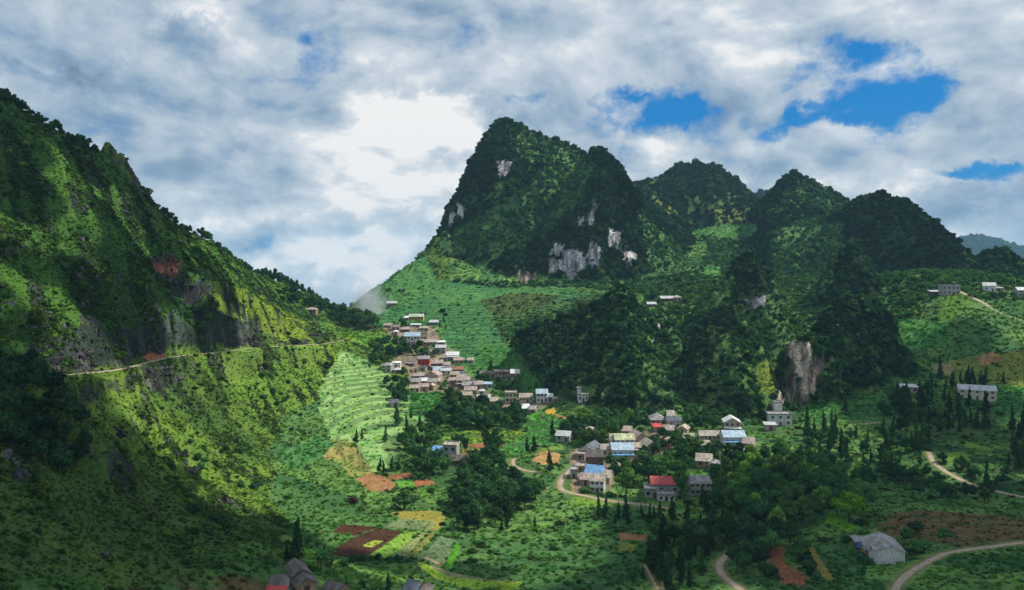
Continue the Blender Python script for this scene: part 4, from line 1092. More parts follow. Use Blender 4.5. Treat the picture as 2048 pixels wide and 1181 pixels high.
H(974,776,19,6,2.6,'shed','paleblue','grey',0,'blue-green sheet roof under the trees at the right edge',name='shed',cat='shed',group=UP)
H(941,789,24,7,3.0,'gable','pink','pink',0,'pale pink-roofed house one row below the long grey roof',group=UP)
H(935,799,18,6,3.0,'gable','tan','earth',3,'tan-roofed house just right of the great round tree',group=UP)
H(963,790,11,5,2.6,'hip','silver','grey',0,'little silver hip-roofed hut by the field corner',group=UP)
H(967,808,26,7,3.8,'gable','green','pink',0,'pink-walled house with pale green roof on the lower row',win=3,group=UP)
H(990,810,18,6,2.6,'gable','tan','earth',12,'low tan-roofed house right of the pale green roof',group=UP)
H(975,757,30,6,3.6,'gable','brown','pink',0,'long brown-roofed wing at the left of the brick row in the fields',win=4,group=UP)
H(1000,761,22,8,6.0,'flat','pink','pink',0,'flat-roofed two-storey pink brick building in the fields',storeys=2,win=3,group=UP)
H(1016,759,12,8,5.0,'flat','tan','pink',0,'narrow pink building joining the brick block to the white roof',storeys=2,win=2,group=UP)
H(1030,758,17,8,4.0,'gable','white','pink',0,'white-roofed end house of the brick row in the fields',win=3,group=UP)
H(1022,806,23,8,6.0,'flat','tan','cream',0,'cream concrete shell with open upper gallery on the lower row',storeys=2,balcony=True,win=3,group=UP)
H(1052,805,26,7,3.4,'gable','tan','cream',0,'long cream house between the concrete shell and the blue-white house',win=4,group=UP)
H(1084,806,22,8,6.0,'gable','paleblue','white',0,'two-storey blue-white house at the right end of the upper village',storeys=2,win=3,group=UP)
H(1100,803,11,6,3.0,'gable','white','grey',0,'small white-roofed annex right of the blue-white house',group=UP)
H(1111,806,9,5,2.6,'hip','pink','tan',0,'last little tan hut of the upper village row',group=UP)
H(1052,826,15,7,3.0,'gable','white','grey',8,'white-roofed house below the row, beside the grove',group=UP)
H(1065,827,13,6,2.6,'gable','grey','tan',-8,'grey-roofed outhouse attached to the white-roofed house beside the grove',group=UP)
H(790,815,18,6,3.0,'gable','slate','grey',15,'slate-roofed hut wrapped in trees at the top of the maize terraces',group=UP)
H(1167,804,20,7,4.0,'flat','grey','white',0,'white flat-roofed house with stair tower between the two villages',win=3)
H(1159,803,7,5,7.5,'flat','grey','white',0,'slim white stair tower at the left end of a flat-roofed house',name='stair_tower',cat='tower',win=1)
H(783,612,20,6,2.8,'gable','silver','brown',-6,'lone hut on the terraces beside the white mist')
H(621,625,22,6,2.6,'hip','pink','earth',-5,'hut with a mushroom-like roof below the pines on the left ridge')
# houses in the hollow between the hills
H(1338,603,32,7,2.8,'gable','silver','brown',0,'long grey-roofed farmhouse in the hollow between the wooded hills',group='farmhouses in the hollow')
H(1355,602,16,7,3.0,'hip','pink','grey',0,'hip-roofed house at the right end of the hollow farm',group='farmhouses in the hollow')
H(1304,614,18,6,2.6,'gable','silver','darkgrey',5,'little house on a bright green patch left of the hollow farm',group='farmhouses in the hollow')
# between the villages
H(872,920,30,9,3.2,'shed','blue','white',-12,'long pale blue sheet roof beside the grey house in the middle fields',rise=1.6,win=2)
H(899,921,28,8,7.0,'flat','tan','grey',-8,'two-storey grey flat-roofed house in the middle fields',storeys=2,win=2,tank=False)
H(918,932,30,7,2.8,'gable','dark','darkgrey',2,'low dark-roofed barn in front of the grey flat-roofed house',name='barn',cat='barn',win=4)
# lower village
H(1125,884,28,7,3.4,'gable','silver','grey',-18,'grey house with blue corner at the far left of the lower village',group=LO)
H(1182,870,16,7,2.6,'hip','tan','tan',0,'straw-coloured round-hipped roof among trees behind the slate-roofed hall',group=LO)
H(1202,880,16,7,2.6,'hip','grey','tan',10,'second round-hipped roof, nearer the tall bamboo',group=LO)
H(1238,860,16,7,3.6,'gable_end','silver','grey',20,'narrow grey gable house behind the bamboo',group=LO)
H(1252,872,22,7,2.8,'gable','pink','pink',-8,'low pink-roofed house above the yellow-green roof',group=LO)
H(1250,901,38,8,5.6,'gable','yellowgreen','cream',0,'two-storey house under a large yellow-green roof',storeys=2,win=4,group=LO)
H(1228,899,14,8,5.0,'gable','tan','cream',0,'cream wing at the left end of the yellow-green roof',storeys=2,win=1,group=LO)
H(1283,893,32,10,4.0,'gable_end','pink','pink',14,'broad pinkish gable roof facing the valley',rise=3.0,win=3,group=LO)
H(1306,909,34,10,3.6,'gable_end','tan','tan',12,'broad tan gable roof in front of the pinkish gable',rise=3.0,win=3,group=LO)
H(1330,895,20,8,3.0,'gable_end','tan','earth',-30,'small tan house right of the broad tan gable',group=LO)
H(1271,907,20,6,3.2,'gable','tan','cream',0,'cream house with a porch between the blue roof and the tan gable',porch=('tan',2.4),group=LO)
H(1246,918,42,9,4.6,'gable','paleblue','white',0,'white house under a long pale blue sheet roof with a blue awning',storeys=1,win=4,porch=('blue',2.6),group=LO)
H(1214,915,23,7,4.0,'gable','tan','cream',0,'tan-roofed cream house left of the long pale blue roof',win=2,group=LO)
H(1172,912,28,12,3.0,'gable_end','slate','white',-28,'long slate-roofed hall beside the bend of the lane',rise=2.6,win=2,group=LO)
H(1190,936,33,9,5.4,'gable','dark','brown',-2,'dark timber two-storey house with a row of pale openings',storeys=2,win=4,group=LO)
H(1160,920,18,8,2.4,'flat','pink','pink',-12,'unfinished pinkish house of low bare walls, upper of two',win=1,door=False,group=LO)
H(1160,944,20,8,2.2,'flat','pink','earth',-8,'unfinished earth-coloured house of low bare walls, lower of two',win=1,door=False,group=LO)
H(1148,958,14,6,3.6,'flat','grey','grey',-5,'small grey flat-roofed block above the road bend',group=LO)
H(1186,964,34,9,4.2,'gable','blue','white',-22,'house with a bright blue two-tier sheet roof',porch=('blue',3.2),win=3,group=LO)
H(1171,972,22,7,3.0,'gable','pink','pink',-14,'pinkish-roofed house in front of the bright blue roof',group=LO)
H(1207,968,24,8,3.2,'gable','tan','tan',-20,'tan-roofed house at the right of the bright blue roof',group=LO)
H(1194,986,27,8,5.2,'gable','tan','white',-12,'two-storey white house with arches beside the road',storeys=2,win=3,balcony=True,group=LO)
H(1317,852,30,10,3.4,'hip','grey','pink',0,'large grey hip-roofed house at the top of the lower village',rise=2.6,win=3,group=LO)
H(1342,842,14,8,3.0,'gable','tan','tan',-6,'tan-roofed house behind the grey hip roof',group=LO)
H(1317,864,17,6,2.6,'shed','red','pink',5,'small red-roofed shed below the grey hip roof',name='shed',cat='shed',group=LO)
H(1349,857,28,8,4.2,'gable','slate','grey',0,'blue-grey roofed house with a tank near the top of the lower village',rise=1.5,tank=True,group=LO)
H(1336,871,20,7,3.0,'gable','tan','pink',-18,'tan house between the red shed and the bushy tree',group=LO)
H(1364,869,20,7,3.0,'gable_end','tan','tan',-25,'tan gable right below the blue-grey roof',group=LO)
H(1465,868,32,9,6.2,'gable_end','white','tan',-8,'tall two-storey house with a white gable roof and tan walls',rise=2.4,storeys=2,win=3,porch=('white',3.6),group=LO)
H(1470,892,43,9,4.6,'gable','paleblue','white',0,'long house with a blue roof and blue shutters below the white gable',win=4,porch=('blue',2.6),group=LO)
H(1496,900,22,8,3.4,'gable','pink','pink',-25,'brown-roofed house right of the long blue roof',group=LO)
H(1491,907,20,4,1.8,'shed','white','white',-6,'low white-roofed pen in front of the brown-roofed house',name='shed',cat='shed',group=LO)
H(1420,881,40,7,2.6,'gable','tan','tan',-3,'long low tan building on the bare yard',win=5,group=LO)
H(1378,886,20,7,2.4,'gable','tan','grey',-12,'low house half hidden left of the bare yard',group=LO)
H(1411,899,18,6,2.4,'gable','tan','tan',-6,'small tan roof showing through trees below the bare yard',group=LO)
H(1408,935,30,9,3.2,'gable','tan','earth',-14,'tan gable-roofed house on red earth in the tree-filled middle',group=LO)
H(1424,941,16,7,2.6,'gable_end','grey','grey',-30,'small grey annex at the right of the tan roof on red earth',group=LO)
H(1330,990,52,9,4.6,'gable','red','grey',-4,'house with a broad bright red roof above the field',rise=2.2,win=4,group=LO)
H(1303,996,26,7,3.2,'flat','grey','grey',-6,'grey concrete terrace house left of the red roof',win=2,group=LO)
H(1333,1003,32,5,2.4,'flat','grey','white',-3,'low whitewashed yard wall and rooms in front of the red roof',win=3,group=LO)
H(1401,991,42,8,5.2,'gable','grey','grey',0,'long two-storey grey house right of the red roof',storeys=2,win=4,balcony=True,group=LO)
H(1561,852,46,8,6.0,'flat','grey','white',-4,'white flat-roofed villa under the bare rock tower',storeys=2,win=3,tank=False)
H(1556,838,16,5,9.0,'flat','grey','white',-4,'white roof room on top of the villa under the rock tower',name='roof_room',cat='roof room',win=1,base=0.1)
H(1542,861,22,5,3.0,'shed','silver','pink',-4,'pink lean-to at the lower left of the villa under the rock',name='lean_to',cat='shed')
# right hillside
H(1955,800,66,9,6.0,'gable','silver','cream',-22,'long cream two-storey school building with pale roof among cypresses',storeys=2,win=5,name='school_building',cat='school',rise=2.4)
H(1819,786,32,7,3.6,'shed','white','tan',-12,'open-sided white-roofed shelter on the hillside left of the cream school',name='shelter',cat='shelter',rise=0.8,win=3)
H(1903,590,33,9,7.0,'flat','grey','grey',-8,'grey concrete two-storey house at the top of the ridge road',storeys=2,win=4)
H(1874,590,22,7,2.6,'shed','silver','brown',-6,'open timber shed left of the grey concrete ridge house',name='shed',cat='shed',win=4)
H(1979,583,22,9,4.6,'gable','silver','white',-25,'white-walled house standing alone right of the ridge road',win=2)
H(1998,583,16,6,2.6,'shed','grey','darkgrey',-20,'dark lean-to behind the white-walled ridge house',name='lean_to',cat='shed')
H(2046,594,18,8,5.4,'gable','silver','grey',-10,'grey house cut by the right edge of the picture',storeys=2)
# foreground
farm = H(1781,1128,54,11,3.6,'gable_end','grey','white',-10,'big white-walled farmhouse with grey gable roof by the farm road',rise=1.5,win=0,door=False,name='farmhouse',cat='farmhouse')
H(1742,1116,20,8,2.3,'shed','grey','earth',-14,'low grey lean-to wing on the left side of the big farmhouse',rise=0.8,name='lean_to',cat='shed')
H(1723,1100,23,4,2.4,'shed','grey','brown',-8,'small grey-roofed outhouse with a blue tarpaulin left of the farmhouse',rise=0.4,name='outhouse',cat='outhouse',win=1)
H(614,1192,42,7,2.6,'gable_end','thatch','earth',28,'brown two-part tiled hut with a blue door at the bottom of the picture',rise=1.3,name='hut',cat='hut',win=1)
H(603,1174,36,7,2.8,'gable_end','thatch','earth',28,'rear half of the brown tiled hut, its roof a little higher',rise=1.3,name='hut',cat='hut',win=1,door=False)
H(660,1194,40,4,1.6,'gable','thatch','earth',-30,'long low brown shed trailing right from the tiled hut',name='shed',cat='shed')
H(550,1188,26,5,1.8,'gable','thatch','grey',-4,'small grey-brown roof at the bottom edge left of the tiled hut',name='shed',cat='shed')
H(548,1212,34,5,1.8,'gable','red','grey',0,'dull red roof cut by the bottom edge of the picture',name='shed',cat='shed')
H(815,1198,22,5,2.0,'shed','slate','blue',-10,'small blue-grey roof at the bottom edge below the rice plots',name='shed',cat='shed')
H(840,1202,24,5,2.0,'gable_end','thatch','grey',-15,'brown roof beside the blue-grey one at the bottom edge',name='shed',cat='shed')
# blue tarpaulin hung under the outhouse roof
for o in list(scene.objects):
    if o.get('label', '').startswith('small grey-roofed outhouse'):
        mb = MB(); mb.slab([(-1.7,-3.0,1.0),(1.6,-3.1,0.8),(1.5,-2.62,2.6),(-1.6,-2.62,2.7)], 0.04)
        c = mb.build('tarpaulin', M_CLOTH); c.matrix_world = o.matrix_basis.copy(); tag(c, 'bright blue tarpaulin sagging from the outhouse roof', 'tarpaulin')

# utility poles
def pole(px, py, h, label, frame=False):
    x, y, z = cast(px, py); e = link(bpy.data.objects.new('utility_pole', None)); e.location = (x, y, z); tag(e, label, 'pole')
    xs = (-1.6, 1.6) if frame else (0,)
    for x0 in xs: mb = MB(); mb.box(x0-.16, x0+.16, -.16, .16, -.5, h); mb.build('post', M_FRAME, e)
    for k, zz in enumerate((h - .3,) if not frame else (h - .2, h * .55)):
        mb = MB(); mb.box(-2.0 if frame else -1.1, 2.0 if frame else 1.1, -.24, -.163, zz - .1, zz + .1); mb.build('cross_arm', M_POST, e)
pole(1660, 852, 7, 'white H-shaped utility frame standing right of the villa under the rock tower', True)
for px, py, lab in ((1235, 1000, 'thin pale utility pole by the road left of the red roof'), (1128, 972, 'thin pale utility pole at the bend of the road'), (858, 722, 'thin pale utility pole on the lane of the upper village'), (1945, 610, 'thin pale utility pole on the ridge road'), (1440, 935, 'thin pale utility pole among the trees right of the tan roof on red earth')):
    pole(px, py, 7, lab)

# ------------------------------------------------------------------ ground cover nobody could count
for o in scene.objects:                       # keep plants out of the buildings
    if o.type == 'EMPTY' and 'category' in o.keys():
        w_ = 6.5; ex, ey = o.location.x, o.location.y
        m = (np.abs(GX - ex) < w_) & (np.abs(GY - ey) < w_)
        for a_ in (WOOD, SHRUB, CROP, TUFT): a_[m] = 0
_tw_dark = tints([(0.010,0.028,0.017),(0.016,0.044,0.024),(0.026,0.066,0.030),(0.045,0.100,0.034),(0.085,0.140,0.040)], [3,4,4,2,0.6], 0.5)
_tw_open = tints([(0.034,0.090,0.038),(0.052,0.130,0.048),(0.075,0.170,0.055),(0.095,0.195,0.055)], [3,4,4,2], 0.45)
def t_wood(r, ii, jj, x, y):
    h = (WT[ii, jj] + r.uniform(-.3, .3, len(x)))[:, None]; a = _tw_dark(r, ii, jj, x, y); b = _tw_open(r, ii, jj, x, y)
    near = np.interp(y, [400, 800, 1000], [1.5, 1.3, 1.0])[:, None]
    return np.where(h > 0.4, a * near, b)
def s_wood(r, ii, jj, x, y):
    b = np.exp(r.normal(-0.1, 0.33, len(x))) * np.interp(y, [200, 450, 900, 1400, 2500, 6000], [2.6, 2.8, 3.5, 5.2, 9, 13])
    return np.stack([b, b, b * r.uniform(0.7, 1.35, len(x))], 1)
dens_wood = WOOD / np.interp(GY, [200, 450, 900, 1400, 2500, 6000], [5, 5.4, 8.5, 18, 60, 130]) 
scatter('woodland', dens_wood, crowns, s_wood, t_wood, 8, 'dark broadleaf woodland covering the limestone hills', 301, 0.25)
def s_bush(r, ii, jj, x, y):
    b = (0.45 + r.gamma(1.3, 0.55, len(x))) * np.interp(y, [100, 300, 800], [0.8, 1.0, 1.5])
    return np.stack([b, b, b * r.uniform(0.6, 1.0, len(x))], 1)
scatter('scrub', SHRUB * np.interp(GY, [100, 300, 800], [2.2, 1.7, 0.9]), bushes, s_bush, tints([(0.026,0.058,0.018),(0.040,0.085,0.022),(0.066,0.130,0.026),(0.11,0.185,0.032)], [2,3,3,2], 0.45), 3, 'low bushes and scrub scattered over the slopes and field edges', 302)
def s_crop(r, ii, jj, x, y):
    b = r.uniform(0.8, 1.3, len(x)) * np.interp(y, [150, 300, 800], [1.25, 1.5, 2.6])
    return np.stack([b, b, b * 0.55], 1)
def t_crop(r, ii, jj, x, y):
    return COL[ii, jj] * np.array([1.15, 1.2, 1.1]) * (1 + r.uniform(-0.35, 0.45, (len(x), 1)))
scatter('maize', CROP * np.interp(GY, [150, 300, 800], [0.75, 0.42, 0.12]), maize, s_crop, t_crop, 2, 'leafy maize growing in the valley fields', 303, 0.05)
# limestone outcrops poking through the grass of the left slope
def outcrop(seed):
    r = np.random.default_rng(seed); v = []; f = []
    for b in range(4):
        cx, cy = r.uniform(-.5, .5, 2); s = r.uniform(.25, .55); o = len(v); nu, nv = 6, 4
        for j in range(nv + 1):
            for k in range(nu):
                th = math.pi * j / nv; ph = 6.283 * k / nu + .3 * j; q = s * r.uniform(.65, 1.2)
                v.append((cx + q * math.sin(th) * math.cos(ph), cy + q * .7 * math.sin(th) * math.sin(ph), q * 1.2 * math.cos(th)))
        for j in range(nv):
            for k in range(nu): f.append((o+j*nu+k, o+(j+1)*nu+k, o+(j+1)*nu+(k+1)%nu, o+j*nu+(k+1)%nu))
    me = bpy.data.meshes.new('outcrop'); me.from_pydata(v, [], f); me.materials.append(M_LEAF_S); return me
def s_out(r, ii, jj, x, y):
    b = 0.5 + r.gamma(1.6, 0.7, len(x)); return np.stack([b, b * r.uniform(.6, 1.4, len(x)), b * r.uniform(.5, 1.2, len(x))], 1)
def t_out(r, ii, jj, x, y):
    g = r.uniform(0.035, 0.16, (len(x), 1)); return g * np.array([1.0, 0.97, 0.95])
OUT = LEFT * np.clip(sstep(n2 + 0.7 * strk, 0.15, 0.6) * 0.10 + ROCK * 0.15, 0, 1)
scatter('limestone_outcrops', OUT * np.interp(GY, [100, 300, 800], [1.0, 0.8, 0.5]), [outcrop(s) for s in range(3)], s_out, t_out, 2, 'grey limestone outcrops poking through the grass of the left slope', 305, 0.2)
def s_tuft(r, ii, jj, x, y):
    b = r.uniform(0.7, 1.5, len(x)) * np.interp(y, [100, 300, 800], [0.6, 0.9, 1.6])
    return np.stack([b * 1.3, b * 1.3, b * 0.6], 1)
def t_tuft(r, ii, jj, x, y):
    return COL[ii, jj] * (1 + r.uniform(-0.4, 0.5, (len(x), 1)))
scatter('grass', TUFT * np.interp(GY, [100, 300, 800], [0.8, 0.5, 0.12]), tufts, s_tuft, t_tuft, 2, 'rough grass growing on the hillsides', 304, 0.05)

# ------------------------------------------------------------------ trees one can tell apart
def tube_mesh(name, paths, mat, sides=6):
    """paths: lists of (x, y, z, radius)"""
    v = []; f = []
    for path in paths:
        o = len(v)
        for (x, y, z, r) in path:
            for i in range(sides):
                a = 6.2832 * i / sides; v.append((x + r * math.cos(a), y + r * math.sin(a), z))
        for j in range(len(path) - 1):
            for i in range(sides):
                a = o + j * sides + i; b = o + j * sides + (i + 1) % sides
                f.append((a, b, b + sides, a + sides))
        f.append(tuple(o + (len(path) - 1) * sides + i for i in range(sides)))
    me = bpy.data.meshes.new(name); me.from_pydata(v, [], f); me.materials.append(mat); return me

def kind_broad(seed, dense=True):
    r = np.random.default_rng(seed); B = []
    n = 9
    for i in range(n):
        a = 2 * math.pi * i / n + r.uniform(-.4, .4); q = r.uniform(0.16, 0.34); rr = r.uniform(0.13, 0.22)
        B.append(((q * math.cos(a), q * math.sin(a), r.uniform(0.38, 0.74)), (rr, rr, rr * r.uniform(.7, .95))))
    B += [((r.uniform(-.08, .08), r.uniform(-.08, .08), 0.80), (0.20, 0.20, 0.17)), ((0, 0, 0.55), (0.26, 0.26, 0.22))]
    crown = leaf_cloud('crown', B, 420, 0.075, M_LEAF_O, seed, core=0.78)
    limbs = [[(0, 0, -0.1, .035), (0.01, 0, .2, .026), (0, .01, .5, .016), (0, 0, .7, .006)]]
    for (c, q) in B[:5]: limbs.append([(0, 0, .22, .016), (c[0] * .5, c[1] * .5, .36, .011), (c[0], c[1], c[2], .004)])
    return crown, tube_mesh('trunk', limbs, M_BARK)
def kind_conifer(seed):
    r = np.random.default_rng(seed); B = []
    lean = r.uniform(-.03, .03, 2)
    for k in range(9):
        z = 0.16 + 0.80 * k / 8; rr = (0.42 - 0.33 * k / 8) * r.uniform(.8, 1.2)
        a = r.uniform(0, 6.28); q = rr * 0.35
        B.append(((q * math.cos(a) + lean[0] * k, q * math.sin(a) + lean[1] * k, z), (rr, rr, 0.065)))
    crown = leaf_cloud('crown', B, 300, 0.10, M_LEAF_O, seed, aspect=1.4, core=0.7, droop=0.6)
    crown.vertices.foreach_get
    return crown, tube_mesh('trunk', [[(0, 0, -0.05, .06), (lean[0] * 4, lean[1] * 4, .5, .035), (lean[0] * 8, lean[1] * 8, .97, .008)]], M_BARK)
def kind_pine(seed):
    r = np.random.default_rng(seed); B = []
    for k in range(7):
        a = r.uniform(0, 6.28); q = r.uniform(.05, .3); z = r.uniform(.58, .88); rr = r.uniform(.14, .24)
        B.append(((q * math.cos(a), q * math.sin(a), z), (rr, rr, rr * .5)))
    B.append(((0, 0, .92), (.15, .15, .09)))
    crown = leaf_cloud('crown', B, 260, 0.085, M_LEAF_O, seed, core=0.7)
    return crown, tube_mesh('trunk', [[(0, 0, -.08, .022), (.01, 0, .4, .016), (0, 0, .9, .006)]] + [[(0, 0, .6, .01), (c[0], c[1], c[2], .003)] for c, q in B[:4]], M_BARK)
def kind_bamboo(seed):
    r = np.random.default_rng(seed); paths = []; B = []
    for k in range(15):
        a = r.uniform(0, 6.28); q = r.uniform(.02, .16); o = r.uniform(.12, .38); h = r.uniform(.75, 1.0); p = []
        for s in range(6):
            t = s / 5; rad = q + o * t ** 2.2
            zz = h * (t - 0.18 * t ** 4)
            p.append((rad * math.cos(a), rad * math.sin(a), zz - (0.05 if s == 0 else 0), .010 * (1 - t * .8)))
            if s >= 2: B.append(((p[-1][0], p[-1][1], zz), (.07 + .03 * t, .07 + .03 * t, .09)))
        paths.append(p)
    return leaf_cloud('crown', B, 560, 0.055, M_LEAF_O, seed, aspect=3.0, core=0.55, droop=0.8), tube_mesh('culms', paths, M_CULM, 4)
def kind_banana(seed):
    r = np.random.default_rng(seed); v = []; f = []
    for i in range(9):
        a = 6.283 * i / 9 + r.uniform(-.3, .3); L = r.uniform(.4, .6); up = r.uniform(.25, .5); w = .10
        for s in range(5):
            t = s / 4; x = L * t; z = .5 + up * math.sin(t * 2.4) ; ww = w * math.sin(math.pi * min(.97, t * .85 + .12))
            v += [(x * math.cos(a) - ww * math.sin(a), x * math.sin(a) + ww * math.cos(a), z), (x * math.cos(a) + ww * math.sin(a), x * math.sin(a) - ww * math.cos(a), z - .01)]
        o = i * 10
        f += [(o + 2 * s, o + 2 * s + 1, o + 2 * s + 3, o + 2 * s + 2) for s in range(4)]
    me = bpy.data.meshes.new('crown'); me.from_pydata(v, [], f); me.materials.append(M_LEAF_O)
    return me, tube_mesh('stem', [[(0, 0, -.1, .06), (0, 0, .55, .04)]], M_CULM)
def kind_shrub(seed):
    r = np.random.default_rng(seed)
    B = [((q[0], q[1], .3 + q[2]), (w, w, w * .9)) for q, w in zip(r.uniform(-.22, .22, (6, 3)), r.uniform(.18, .32, 6))]
    return leaf_cloud('foliage', B, 300, 0.085, M_LEAF_O, seed, core=0.8), tube_mesh('stem', [[(0, 0, -.1, .03), (0, 0, .3, .01)]], M_BARK)

KINDS_ = {'broadleaf_tree': ([kind_broad(s) for s in range(400, 407)], 'crown', 'trunk', 'tree'),
         'cypress_tree': ([kind_conifer(s) for s in range(420, 426)], 'crown', 'trunk', 'tree'),
         'pine_tree': ([kind_pine(s) for s in range(440, 445)], 'crown', 'trunk', 'tree'),
         'bamboo_clump': ([kind_bamboo(s) for s in range(460, 464)], 'crown', 'culms', 'bamboo'),
         'banana_plant': ([kind_banana(s) for s in range(480, 482)], 'crown', 'stem', 'banana plant'),
         'shrub': ([kind_shrub(s) for s in range(490, 493)], 'foliage', 'stem', 'shrub')}
trng = np.random.default_rng(99)
PLANTED = []
def plant(kind, x, y, h, w, col, label, group=None, z=None):
    PLANTED.append((kind, float(x), float(y), h, w, col, label, group))
def really_plant(kind, x, y, h, w, col, label, group=None, z=None):
    protos, cn, tn, cat = KINDS_[kind]
    crown, trunk = protos[int(trng.integers(len(protos)))]
    e = link(bpy.data.objects.new(kind, None))
    e.location = (x, y, (float(zat(x, y)) if z is None else z) - 0.1); e.scale = (w, w, h)
    e.rotation_euler = (trng.normal(0, .03), trng.normal(0, .03), trng.uniform(0, 6.283))
    tag(e, label, cat, group)
    c = link(bpy.data.objects.new(cn, crown), e); t = link(bpy.data.objects.new(tn, trunk), e)
    k = trng.uniform(0.7, 1.35); c.color = (col[0] * k, col[1] * k, col[2] * k, 1)
    return e
DK = [(0.026,0.070,0.032), (0.034,0.088,0.034), (0.044,0.106,0.038)]
MD = [(0.055,0.135,0.040), (0.075,0.165,0.045), (0.048,0.120,0.048)]
LT = [(0.125,0.240,0.040), (0.165,0.290,0.045), (0.090,0.195,0.040)]
CY = [(0.022,0.058,0.028), (0.030,0.074,0.030), (0.038,0.088,0.030)]
HSPOTS = [(o.location.x, o.location.y) for o in scene.objects if o.type == 'EMPTY']
PSPOTS = [q for nm, pts, w, mt in PATH_PTS if 'road' in nm for q in pts[::3]]
def zone(kind, poly, n, hr, asp, pal, label, group, gap=0.45, clearh=4.5, dmin=95):
    xs = [p[0] for p in poly]; ys = [p[1] for p in poly]; done = []; tries = 0
    while len(done) < n and tries < n * 40:
        tries += 1
        px = trng.uniform(min(xs), max(xs)); py = trng.uniform(min(ys), max(ys))
        if not inside(poly, np.array([px]), np.array([py]))[0]: continue
        x, y, z = cast(px, py, dmin=dmin)
        h = trng.uniform(*hr) * (1 if kind != 'cypress_tree' else math.exp(trng.normal(-.1, .28))); w = h * trng.uniform(asp * .8, asp * 1.2)
        if any(abs(x - q[0]) < clearh and abs(y - q[1]) < clearh + 1 for q in HSPOTS): continue
        if any(abs(x - q[0]) < 5.5 and 0 < q[1] - y < 17 for q in HSPOTS) and trng.random() < 0.85: continue
        if any(abs(x - q[0] * y / q[1]) < 3.8 and -3 < q[1] - y < 20 for q in PSPOTS) and trng.random() < 0.95: continue
        if any((x - q[0]) ** 2 + (y - q[1]) ** 2 < (gap * (w + q[2])) ** 2 * 0.6 for q in done): continue
        plant(kind, x, y, h, w, pal[int(trng.integers(len(pal)))], label, group); done.append((x, y, w))
    return len(done)
BL, CT, PT, BB = 'broadleaf_tree', 'cypress_tree', 'pine_tree', 'bamboo_clump'
zone(BL, [(858,850),(890,835),(960,838),(1045,835),(1050,856),(1000,862),(880,862)], 34, (7,12), .95, DK + MD[:1], 'dark round tree in the grove below the upper village', 'trees of the grove below the upper village')
zone(BL, [(900,805),(960,815),(1040,826),(1046,836),(960,838),(890,836),(862,838)], 12, (7,10), .95, DK + MD, 'tree close under the lowest houses behind the grove', 'trees at the back of the grove')
plant(BL, *cast(903,822)[:2], 16, 15.5, (0.050,0.095,0.034), 'largest tree, a brownish-green round crown beside the lower rows of the upper village')
zone(BL, [(745,695),(800,680),(820,700),(800,716),(780,735),(765,745),(745,735)], 22, (6,10), .95, DK + MD, 'bushy tree on the left flank of the upper village', 'trees on the left flank of the upper village')
zone(BL, [(775,760),(812,752),(815,790),(812,812),(785,815),(770,780)], 12, (6,9), .95, DK + MD, 'dark tree at the left end of the lowest village rows', 'trees at the left end of the village rows')
zone(BL, [(806,700),(862,692),(885,705),(870,722),(835,712),(808,712)], 14, (5,8), .95, DK + MD + LT[:1], 'tree in the clump above the red front wall', 'trees above the red front wall')
zone(BL, [(950,752),(965,750),(985,768),(1040,775),(1035,795),(990,785),(945,765)], 16, (5,8), .95, DK + MD[:1], 'dark tree below the brick row in the fields', 'trees below the brick row')
zone(BL, [(880,770),(890,765),(895,785),(882,790)], 3, (5,7), .9, MD, 'tree standing in the village core between the tan and pink houses', 'trees in the village core')
zone(CT, [(852,645),(890,640),(905,662),(862,662)], 4, (6,9), .5, CY, 'dark tree around the small house right of the yellow school', 'trees right of the yellow school')
zone(BL, [(798,650),(812,646),(815,662),(800,662)], 3, (6,8), .8, DK, 'dark tree left below the yellow school', 'trees left of the yellow school')
zone(BL, [(560,585),(640,610),(700,628),(740,640),(700,652),(640,630),(580,602)], 34, (7,11), .9, DK, 'dark tree of the wood left of the pass', 'trees of the wood at the pass')
zone(BB, [(672,640),(756,645),(758,660),(690,660)], 14, (9,13), .75, MD + DK[:1], 'feathery bamboo clump in front of the wood at the pass', 'bamboo at the pass')
for (x0, d0, x1, d1, n) in ((522,755,640,828,44),):
    for k in range(n):
        t = (k + .5) / n + trng.normal(0, .012); px = x0 + (x1 - x0) * t; D = d0 + (d1 - d0) * t + trng.normal(0, 5)
        plant(PT, (px - 1024) / F * D, D, trng.uniform(11, 15), trng.uniform(6, 8), DK[k % 3], 'bare-stemmed pine of the row on the left ridge', 'pines in a row on the left ridge')
for (a, b, n, lab, grp, hr) in ((((0,205,375)), ((200,312,475)), 34, 'dark tree on the skyline of the high left corner', 'skyline trees of the left corner', (4,7)),
                          ((275,392,520), (400,478,640), 16, 'small tree on the skyline below the left crag', 'skyline trees below the left crag', (4,8)),
                          ((400,478,640), (522,560,760), 34, 'tree of the dense skyline belt down the left ridge', 'skyline trees halfway down the left ridge', (6,10))):
    for k in range(n):
        t = (k + .5) / n + trng.normal(0, .01); px = a[0] + (b[0] - a[0]) * t; D = a[2] + (b[2] - a[2]) * t + trng.normal(0, 3); h = trng.uniform(*hr)
        plant(PT if k % 5 == 0 else BL, (px - 1024) / F * D, D, h, h * trng.uniform(.7, 1.0), DK[k % 3], lab, grp)
zone(BL, [(0,735),(60,740),(110,790),(170,850),(190,930),(120,950),(60,930),(0,900)], 60, (4,8), .95, CY + DK[:1], 'dark tree on the shaded slope at the left edge', 'trees massed at the left edge')
zone('shrub', [(350,610),(420,600),(440,640),(430,668),(370,650)], 12, (4,6), 1.2, MD, 'big round thicket bush above the mountain road', 'thicket above the mountain road')
zone('shrub', [(480,760),(560,740),(600,800),(620,900),(560,900),(500,830)], 22, (2.5,4.5), 1.1, DK + MD, 'dark bush on the outcrops below the mountain road', 'bushes below the mountain road')
